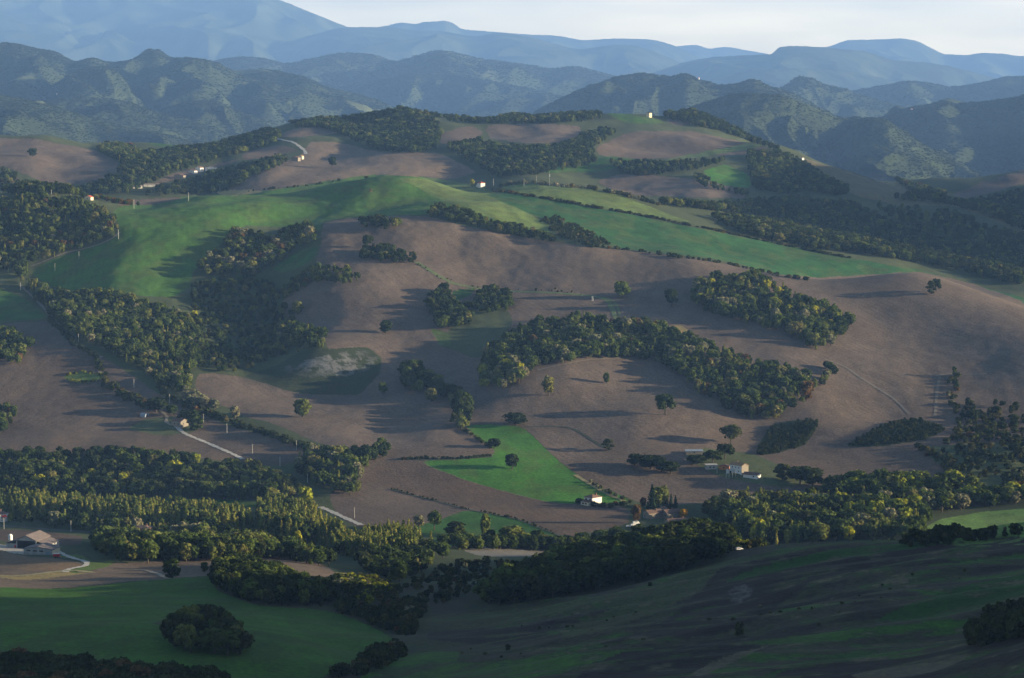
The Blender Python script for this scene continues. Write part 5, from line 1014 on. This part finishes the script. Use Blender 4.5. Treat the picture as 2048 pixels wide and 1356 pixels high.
# white farmhouse by the bright green field
b = base('farmhouse', 'white two storey farmhouse with red shutters beside the bright green field', 'house', 1186, 1008, -47)
walls(b, 9.5, 11.0, 6.0, MT['white']); r = hip_roof(b, 9.5, 11.0, 6.0, 2.3, MT['browntile'])
for u in (-1.6, 2.0): window(b, 'left', u, 3.9, 9.5, 11)
window(b, 'left', 3.2, .6, 9.5, 11)
for u in (-2.4, 2.2): window(b, 'front', u, 3.9, 9.5, 11); window(b, 'front', u, .8, 9.5, 11)
chimney(r, 1.5, 2.0, 6.6, 9.2)
an = walls(b, 8.6, 4.2, 2.9, MT['cream'], 0, .4, -7.62, 'annex'); shed_roof(an, 8.6, 4.2, 3.0, 3.9, MT['tile'], .4, -7.62, .35)
for u in (-2.2, 1.0): window(an, 'front', u, .9, 8.6, 4.2, 1.1, 1.2, True, .4, -7.62)
te = walls(b, 4.6, 4.2, 2.3, MT['cream'], 0, 7.08, -3.4, 'terrace'); put_mesh('parapet', *box_vf(4.8, 9.4, -5.5, -5.2, 2.3, 3.1), MT['white'], te); window(te, 'right', 0, .5, 4.6, 4.2, 1.2, 1.4, True, 7.08, -3.4)
put_mesh('pillar', *box_vf(-3.6, -3.3, -10.6, -10.3, -1, 2.9), MT['white'], b)
# two barns
b = base('hay_barn', 'big open fronted hay barn with brown sheet roof and low side wings', 'barn', 62, 1096, -16, dmin=1500)
walls(b, 15, 20, 6.6, MT['grey'], 3.2, 0, 3); gable_roof(b, 15, 20, 6.6, 3.2, MT['sheet'], 0, 3, .8)
put_mesh('opening_shade', *box_vf(-6.6, 6.6, -7.08, -6.95, -.2, 6.2), MT['dark'], b)  # near-black panel stands in for the shade inside the open front
for sx, nm_ in ((-1, 'wing'), (1, 'wing')):
    q = walls(b, 8.0, 17, 3.6, MT['grey'], 0, sx * 11.52, 3, nm_); V = []
    for yy in (-6.4, 12.4): V += [(sx * 7.52, yy, 5.9), (sx * 16.2, yy, 3.72), (sx * 16.2, yy, 3.9), (sx * 7.52, yy, 6.08)]
    put_mesh('roof', V, [(0, 1, 2, 3), (7, 6, 5, 4), (3, 2, 6, 7), (1, 0, 4, 5), (1, 5, 6, 2)], MT['sheet'], q)
put_mesh('door', *box_vf(-9.6, -8.0, -5.62, -5.48, -.3, 2.6), MT['redpaint'], b)
b = base('low_barn', 'low grey block barn with brown sheet roof in front of the hay barn', 'barn', 84, 1108, -14, dmin=1500)
walls(b, 20, 13, 4.2, MT['grey'], 1.9); gable_roof(b, 20, 13, 4.2, 1.9, MT['sheet'], 0, 0, .6)
for u in (-6.5, -2.0, 2.5): put_mesh('vent_strip', *box_vf(u - 1.4, u + 1.4, -6.56, -6.45, 2.8, 3.5), MT['dark'], b)
put_mesh('sunlit_end', *box_vf(10.01, 10.09, -6, 6, .0, 3.9), MT['cream'], b); put_mesh('gate', *box_vf(5.4, 8.6, -6.57, -6.45, -.2, 3.0), MT['tin'], b)  # cream sheet paints low sun onto the right end wall
# feed silo
b = base('feed_silo', 'white feed silo on legs beside the hay barn', 'silo', 21, 1086, 0, dmin=1500); V, F = cyl_vf((0, 0, 2.4), (0, 0, 5.6), 1.5, 1.5, 16); cyl_vf((0, 0, .9), (0, 0, 2.4), .3, 1.5, 16, V, F); cyl_vf((0, 0, 5.6), (0, 0, 6.4), 1.5, .4, 16, V, F); put_mesh('tank', V, F, MT['tank'], b)
for k in range(4): a = math.pi / 4 + k * math.pi / 2; put_mesh('leg', *cyl_vf((1.35 * math.cos(a), 1.35 * math.sin(a), -.5), (1.35 * math.cos(a), 1.35 * math.sin(a), 2.9), .1, .1, 6), MT['metal'], b)
put_mesh('ladder', *box_vf(-.25, .25, -1.62, -1.52, .4, 5.8), MT['metal'], b)
# red slurry trailer
b = base('tank_trailer', 'red tank trailer with a pale top beside the low barn', 'trailer', 113, 1116, 8, dmin=1450); put_mesh('chassis', *box_vf(-2.3, 2.9, -.6, .6, .75, 1.0), MT['redpaint'], b)
V, F = cyl_vf((-2.1, 0, 1.95), (2.1, 0, 1.95), .95, .95, 16); put_mesh('tank', V, F, MT['redpaint'], b); put_mesh('cover', *box_vf(-2.0, 2.0, -.62, .62, 2.7, 3.0), MT['tank'], b)
for sx in (-.7, .7):
    for sy in (-1, 1): put_mesh('wheel', *cyl_vf((sx, sy * .95, .5), (sx, sy * .65, .5), .5, .5, 12), MT['tyre'], b)
# house at the left edge
b = house('white house with red tiled roof and red awning cut by the left edge', -4, 1042, 13, 11, 6.2, 2.4, -30, 'white', 'tile', 'hip', [('front', -3, 3.6), ('front', 2, 3.6), ('front', -3, .8), ('right', 0, 3.6)], [(2, 1)], dmin=1500, shut=True)
put_mesh('awning', [(6.56, -3.5, 5.4), (6.56, 1.5, 5.4), (8.6, 1.5, 4.1), (8.6, -3.5, 4.1), (6.56, -3.5, 5.3), (6.56, 1.5, 5.3), (8.6, 1.5, 4.0), (8.6, -3.5, 4.0)], [(0, 3, 2, 1), (4, 5, 6, 7), (2, 3, 7, 6), (0, 1, 5, 4), (1, 2, 6, 5), (3, 0, 4, 7)], MT['awning'], b)
house('orange house with hipped grey brown roof among the valley trees', 287, 1072, 11.5, 9, 6.6, 2.0, -12, 'orange', 'browntile', 'hip', [('front', u, z) for u in (-3.6, 0, 3.6) for z in (1.0, 4.2)] + [('right', 0, 4.2)], [(2.5, 0)], dmin=1700)
house('small red roofed cottage half hidden right of the orange house', 401, 1076, 7, 6, 3.2, 1.6, 30, 'cream', 'redtile', 'gable', [('front', 0, 1)], name='cottage', dmin=1700)
# hamlet
house('stone house at the left of the hamlet', 1306, 1036, 9, 13, 4.8, 2.0, -62, 'stone', 'tile', 'gable', [('front', -2, 1.0), ('left', -3, 1.6), ('left', 2, 1.6)], [(1.5, 2)], 'stone_house', dmin=1700)
house('stone house with red ridge in the middle of the hamlet', 1342, 1036, 9, 14, 5.0, 2.1, -58, 'stone', 'tile', 'gable', [('front', 2, 2.4), ('left', -3, 1.6), ('left', 3, 1.6)], [(-1.5, 2)], 'stone_house', dmin=1700)
house('small grey stone outhouse between the hamlet houses', 1324, 1026, 6, 7, 3.6, 1.4, -30, 'grey', 'browntile', 'gable', [('front', 0, 1)], name='outhouse', dmin=1700)
house('large hamlet house with two chimneys behind the knoll', 1356, 1058, 11, 18, 6.2, 2.2, -72, 'stone', 'tile', 'gable', [('left', u, z) for u in (-5, 0, 5) for z in (1, 3.8)] + [('front', 0, 3.6)], [(-2.5, 5), (-2.5, -4)], 'stone_house', dmin=1700)
house('pale fronted hamlet house nearest the knoll', 1376, 1070, 9, 10, 5.2, 1.8, -85, 'cream', 'browntile', 'gable', [('left', u, 2.6) for u in (-3, 0, 3)], [(0, 2)], 'stone_house', dmin=1700)
# river farm
b = house('white farmhouse with ochre roof at the river farm', 1478, 944, 8, 15, 6.4, 1.9, 38, 'white', 'ochre', 'gable', [('left', u, 3.8) for u in (-4, 0, 4)] + [('left', -4, .8)], [(1, 3)])
put_mesh('gable_panel', [(-3.97, -7.54, -1), (3.97, -7.54, -1), (3.97, -7.54, 6.35), (0, -7.54, 8.2), (-3.97, -7.54, 6.35), (-3.97, -7.5, -1), (3.97, -7.5, -1), (3.97, -7.5, 6.35), (0, -7.5, 8.2), (-3.97, -7.5, 6.35)], [(0, 1, 2, 3, 4), (9, 8, 7, 6, 5), (0, 5, 6, 1), (1, 6, 7, 2), (2, 7, 8, 3), (3, 8, 9, 4), (4, 9, 5, 0)], MT['stone'], b)
house('low tiled shed in front of the white river farmhouse', 1504, 954, 8, 13, 2.6, 1.5, 62, 'white', 'tile', 'gable', [('left', -3, .6), ('front', 0, .6)], name='farm_shed', cat='shed')
house('pale flat roofed shed at the river farm', 1422, 937, 10, 6, 3.4, .3, 6, 'grey', 'grey', 'shed', [('front', -1.4, .9), ('front', 2.0, .9)], name='farm_shed', cat='shed')
house('long pale tin roofed shelter above the river farm', 1388, 907, 15, 6, 2.4, .7, 2, 'stone', 'tin', 'shed', [('front', 0, .6)], name='farm_shed', cat='shed')
b = base('ruined_wall', 'broken pale wall with a hollow doorway beside the white river farmhouse', 'ruin', 1461, 946, 20); V, F = box_vf(-4, 4, -.3, .3, -2, 2.6); box_vf(-4, -2.2, -.3, .3, 2.6, 3.6, V, F); box_vf(1.2, 4, -.3, .3, 2.6, 3.3, V, F); box_vf(3.7, 4, .3, 5, -2, 2.8, V, F); put_mesh('wall', V, F, MT['white'], b); put_mesh('doorway', *box_vf(-1.1, .6, -.36, -.28, 0, 2.0), MT['dark'], b)  # wall is solid; near-black panel paints the shade of the doorway
house('reddish brick lean-to behind the broken wall', 1449, 938, 8, 5, 2.8, 1.2, -20, 'orange', 'tile', 'gable', [('front', 0, .8)], name='brick_shed', cat='shed')
for lab, x, y in (('leftmost of the white posts at the river farm', 1434, 947), ('white post left in the row of four below the river farm', 1452, 956), ('second white post in the row of four below the river farm', 1458, 955), ('third white post in the row of four below the river farm', 1465, 955), ('rightmost white post in the row of four below the river farm', 1471, 953)):
    p = hit(x, y); o = put_mesh('post', *cyl_vf((0, 0, -.5), (0, 0, 4.2), .16, .12, 8), MT['pole']); o.location = p; tag(o, lab, 'post')
# ruined farm
b = house('old stone farmhouse half hidden by trees at the white lane', 360, 851, 9.5, 13, 4.6, 2.2, 48, 'stone', 'tile', 'gable', [('left', -3, 1.4), ('left', 2, 1.4), ('front', -1.5, 1.6)], [(0, -3)])
b = base('polytunnel', 'pale blue arched polytunnel left of the ruined farm', 'polytunnel', 289, 832, 62); V = []; F = []; n = 10
for yy in (-3, 3):
    for k in range(n + 1): a = math.pi * k / n; V.append((-3.4 * math.cos(a), yy, -.6 + 3.6 * math.sin(a)))
F = [(k, n + 1 + k, n + 2 + k, k + 1) for k in range(n)] + [tuple(range(n + 1))[::-1], tuple(range(n + 1, 2 * n + 2))]; put_mesh('cover', V, F, MT['tin'], b); put_mesh('door', *box_vf(-.9, .9, -3.06, -2.96, -.4, 2.1), MT['dark'], b)
# ridge and farther houses
b = house('white farmhouse with red roof on the green ridge', 962, 374, 10, 8.5, 6.2, 2.2, -52, 'white', 'redtile', 'hip', [('left', -2, 3.6), ('front', 2, 3.6), ('front', -2, .8), ('left', 2, .8)], [(0, 1)], dmin=3000)
an = walls(b, 4, 6, 3.2, MT['white'], 0, -7.02, 0, 'annex'); shed_roof(an, 4, 6, 3.3, 3.9, MT['tile'], -7.02, 0)
house('small red roofed house on the left crest', 178, 399, 9, 7, 3.2, 1.8, -20, 'cream', 'redtile', 'gable', [('front', 0, 1)], dmin=2900)
def longshed(label, px, py, w_, d, rot): house(label, px, py, d, w_, 3.6, 1.4, rot, 'grey', 'sheet', 'gable', [('front', -1.5, 1.0), ('right', -w_ * .25, 1.2), ('right', w_ * .25, 1.2)], name='farm_shed', cat='shed', dmin=3500)
longshed('left one of two long pale sheds in the far left valley', 238, 375, 26, 10, -62); longshed('right one of two long pale sheds in the far left valley', 266, 376, 28, 10, -62)
longshed('low pale shed on the slope above the two long sheds', 303, 373, 26, 6, -75)
house('grey tiled farm building on the far left slope', 360, 357, 17, 10, 5, 2, -20, 'stone', 'browntile', 'gable', [('front', -4, 2), ('front', 4, 2)], dmin=3500)
house('pale house in the far farm cluster on the left slope', 399, 343, 10, 9, 6.5, 2, -30, 'white', 'browntile', 'gable', [('front', -2, 3), ('front', 2, 3)], dmin=3500)
house('white gabled building right in the far farm cluster', 422, 342, 18, 8, 6, 2, -15, 'white', 'sheet', 'gable', [('front', -5, 3), ('front', 4, 3)], dmin=3500)
house('long low white building left in the far farm cluster', 386, 346, 14, 7, 4, 1.5, -40, 'white', 'browntile', 'gable', [('front', 0, 1.5)], dmin=3500)
house('hill farmhouse at the end of the far pale road', 592, 322, 13, 9, 6, 2, -25, 'stone', 'tile', 'gable', [('front', -3, 3), ('front', 3, 3)], dmin=3500)
house('small bright annex of the hill farm', 603, 318, 6, 6, 5, 1.5, -30, 'cream', 'ochre', 'gable', [('front', 0, 2.4)], dmin=3500, name='cottage')
house('tiny red roofed house in the far left clump of trees', 258, 293, 9, 8, 5, 2, -30, 'white', 'redtile', 'gable', [('front', 0, 2)], dmin=4000)
house('long house with red roof on the second hill crest', 748, 264, 20, 9, 4.5, 2, -10, 'stone', 'redtile', 'gable', [('front', -5, 1.6), ('front', 5, 1.6)], dmin=4000)
house('tall pale house on the second hill crest', 1298, 234, 8, 8, 8, 1.6, -40, 'cream', 'tile', 'hip', [('front', -2, 6), ('front', 2, 6), ('left', 0, 6)], dmin=4000)
house('long roofed farm left of the tall pale house', 1100, 234, 20, 9, 4, 1.8, -5, 'stone', 'sheet', 'gable', [('front', 0, 1.5)], dmin=4000)
house('tiny pale hut at the head of the golden spur', 1603, 320, 7, 6, 4, 1.4, -40, 'white', 'tile', 'gable', [('front', 0, 1.5)], name='hut', dmin=3800)
house('pale little building on the ridge behind the olive strip', 1113, 371, 3.5, 3.5, 3.5, .8, -40, 'cream', 'tile', 'gable', [('front', 0, 2)], name='hut', dmin=3000)
def hill_hit(px, py, near):
    best = None
    for Xg, Dg, Zg, wd, dist in HILLS:
        if abs(dist - near * 1.7) > 6000: continue
        a, b_ = project(Xg, Dg, Zg); e = (a - px) ** 2 + (b_ - py) ** 2; e[:Xg.shape[0] // 7] = 1e9; k = np.argmin(e)
        if e.ravel()[k] < 60 and (best is None or Dg.ravel()[k] < best[1]): best = (float(Xg.ravel()[k]), float(Dg.ravel()[k]), float(Zg.ravel()[k]))
    return best
for lab, x, y, nr, w_, h in (('tiny sunlit orange pink house far off on the right slope', 1824, 221, 6700, 9, 6), ('tiny sunlit tower like house far off below the blue mountains', 1399, 152, 8300, 7, 8), ('tiny white house far off on the left wooded slope', 114, 189, 7000, 6, 4)):
    p = hill_hit(x, y, nr)
    if p: house(lab, 0, 0, w_, w_ * .8, h, 2.5, -45, 'white', 'redtile', 'gable', [('front', 0, h * .5)], name='distant_house', xyz=(p[0], p[1], p[2] + 1))
# utility poles
POLES = [(237, 478), (158, 517), (110, 541), (41, 580), (105, 633), (157, 684), (268, 775), (339, 806), (407, 846), (454, 866), (505, 907), (593, 900), (560, 933), (709, 1036), (663, 1100), (570, 1068), (268, 417), (440, 383), (377, 402), (142, 406), (103, 398), (200, 1085), (142, 1063), (8, 1058), (615, 965), (1048, 372), (987, 372), (1073, 366)]
lab0 = ['beside the hilltop wood where the lane bends', 'standing in the left of the green ridge field', 'in the lower left of the green ridge field', 'in the trees above the small green field', 'at the foot of the small green field', 'beside the lane hedge over the ravine', 'in the brown strip above the ruined farm', 'behind the round tree at the ruined farm', 'right of the ruined farm trees', 'in the brown strip below the ruined farm', 'at the lower end of the white lane', 'near the lower end of the long hedge', 'below the end of the white lane', 'beside the pale road out of the corner wood', 'among the lower poplars', 'among the valley trees above the bank', 'on the crest at the left end of the ridge field', 'where the straw patch ends on the green crest', 'on the crest between straw patch and wooded hilltop', 'on the wooded hilltop, right of two', 'on the wooded hilltop, left of two', 'behind the barns at the edge of the trees', 'at the far edge of the ploughed strip behind the barns', 'by the red awning house', 'in the corner wood field', 'on the ridge right of the red roofed farmhouse', 'just right of the red roofed ridge farmhouse', 'beside the bushes on the olive strip ridge']
for (x, y), l in zip(POLES, lab0):
    p = hit(x, y)
    if not p: continue
    h = 9.0 if p[1] < 3000 else 12
    o = base('utility_pole', 'thin pale utility pole ' + l, 'utility pole', x, y, 20, 'utility poles across the fields', xyz=(p[0], p[1], p[2] - .4))
    r = .17 if p[1] < 3000 else .24; put_mesh('post', *cyl_vf((0, 0, 0), (0, 0, h), r, r * .7, 8), MT['pole'], o); put_mesh('crossarm', *box_vf(-.8, .8, -.22, -.1, h - .7, h - .5), MT['wood'], o)
b = base('power_mast', 'white H shaped mast beside the grassy track on the brown field', 'mast', 1185, 602, 0)
for s in (-1, 1): put_mesh('leg', *cyl_vf((s * .9, 0, -.5), (s * .7, 0, 7), .25, .2, 8), MT['tank'], b)
put_mesh('crossarm', *box_vf(-1.7, 1.7, -.2, .2, 6.4, 6.8), MT['tank'], b); put_mesh('transformer', *box_vf(-.6, .6, -.6, -.21, 3.6, 5.0), MT['metal'], b)
b.scale = (.7, .7, .7)
b = base('antenna_mast', 'thin antenna mast with two white dishes on the ridge', 'mast', 1099, 372, 0, dmin=3000); put_mesh('pole', *cyl_vf((0, 0, -.5), (0, 0, 24), .3, .18, 8), MT['metal'], b)
for z in (15.5, 17.5): put_mesh('dish', *cyl_vf((.2, -.3, z), (.2, -.6, z), .35, .9, 12), MT['tank'], b)
# vehicles
def car(label, px, py, rot, paint, dmin=900, van=False):
    b = base('van' if van else 'parked_car', label, 'van' if van else 'car', px, py, rot, None, dmin); L_, H_ = (5.4, 2.3) if van else (4.2, 1.45)
    prof = [(-L_ / 2, .35), (L_ / 2, .35), (L_ / 2, H_ * .58), (L_ * .30, H_ * .64), (L_ * .16 if not van else L_ * .36, H_), (-L_ * .38 if not van else -L_ * .47, H_), (-L_ / 2, H_ * .62)]
    n = len(prof); V = [(x, -.86, z) for x, z in prof] + [(x, .86, z) for x, z in prof]; F = [tuple(range(n)), tuple(range(n, 2 * n))[::-1]] + [(k, n + k, n + (k + 1) % n, (k + 1) % n) for k in range(n)]; put_mesh('body', V, F, MT[paint], b)
    for s in (-1, 1): put_mesh('window', *box_vf(-L_ * .34, L_ * .17, s * .875 - .015, s * .875 + .015, H_ * .66, H_ * .93), MT['glass'], b)
    for x in (-L_ * .3, L_ * .3):
        for s in (-1, 1): put_mesh('wheel', *cyl_vf((x, s * .92, .32), (x, s * .7, .32), .33, .33, 12), MT['tyre'], b)
    return b
car('white parked car at the corner of the soil field, nearer one', 1258, 1054, 15, 'carwhite', 1700); car('white parked car at the corner of the soil field, right behind the other', 1266, 1051, 30, 'carwhite', 1700); car('white van behind the first two parked cars by the soil field', 1272, 1048, 25, 'carwhite', 1700, True)
car('white camper van between the meadow trees', 963, 1097, 0, 'carwhite', 1700, True); car('dark blue van left of the white camper van', 935, 1095, 20, 'cardark', 1700, True)
car('white car on the near crest at the edge of the knoll, left one', 1466, 1099, 10, 'carwhite', 1200); car('white car on the near crest at the edge of the knoll, right one', 1478, 1100, 30, 'carwhite', 1200)
car('dark car parked behind the red awning house', 30, 1043, 10, 'cardark', 1600)
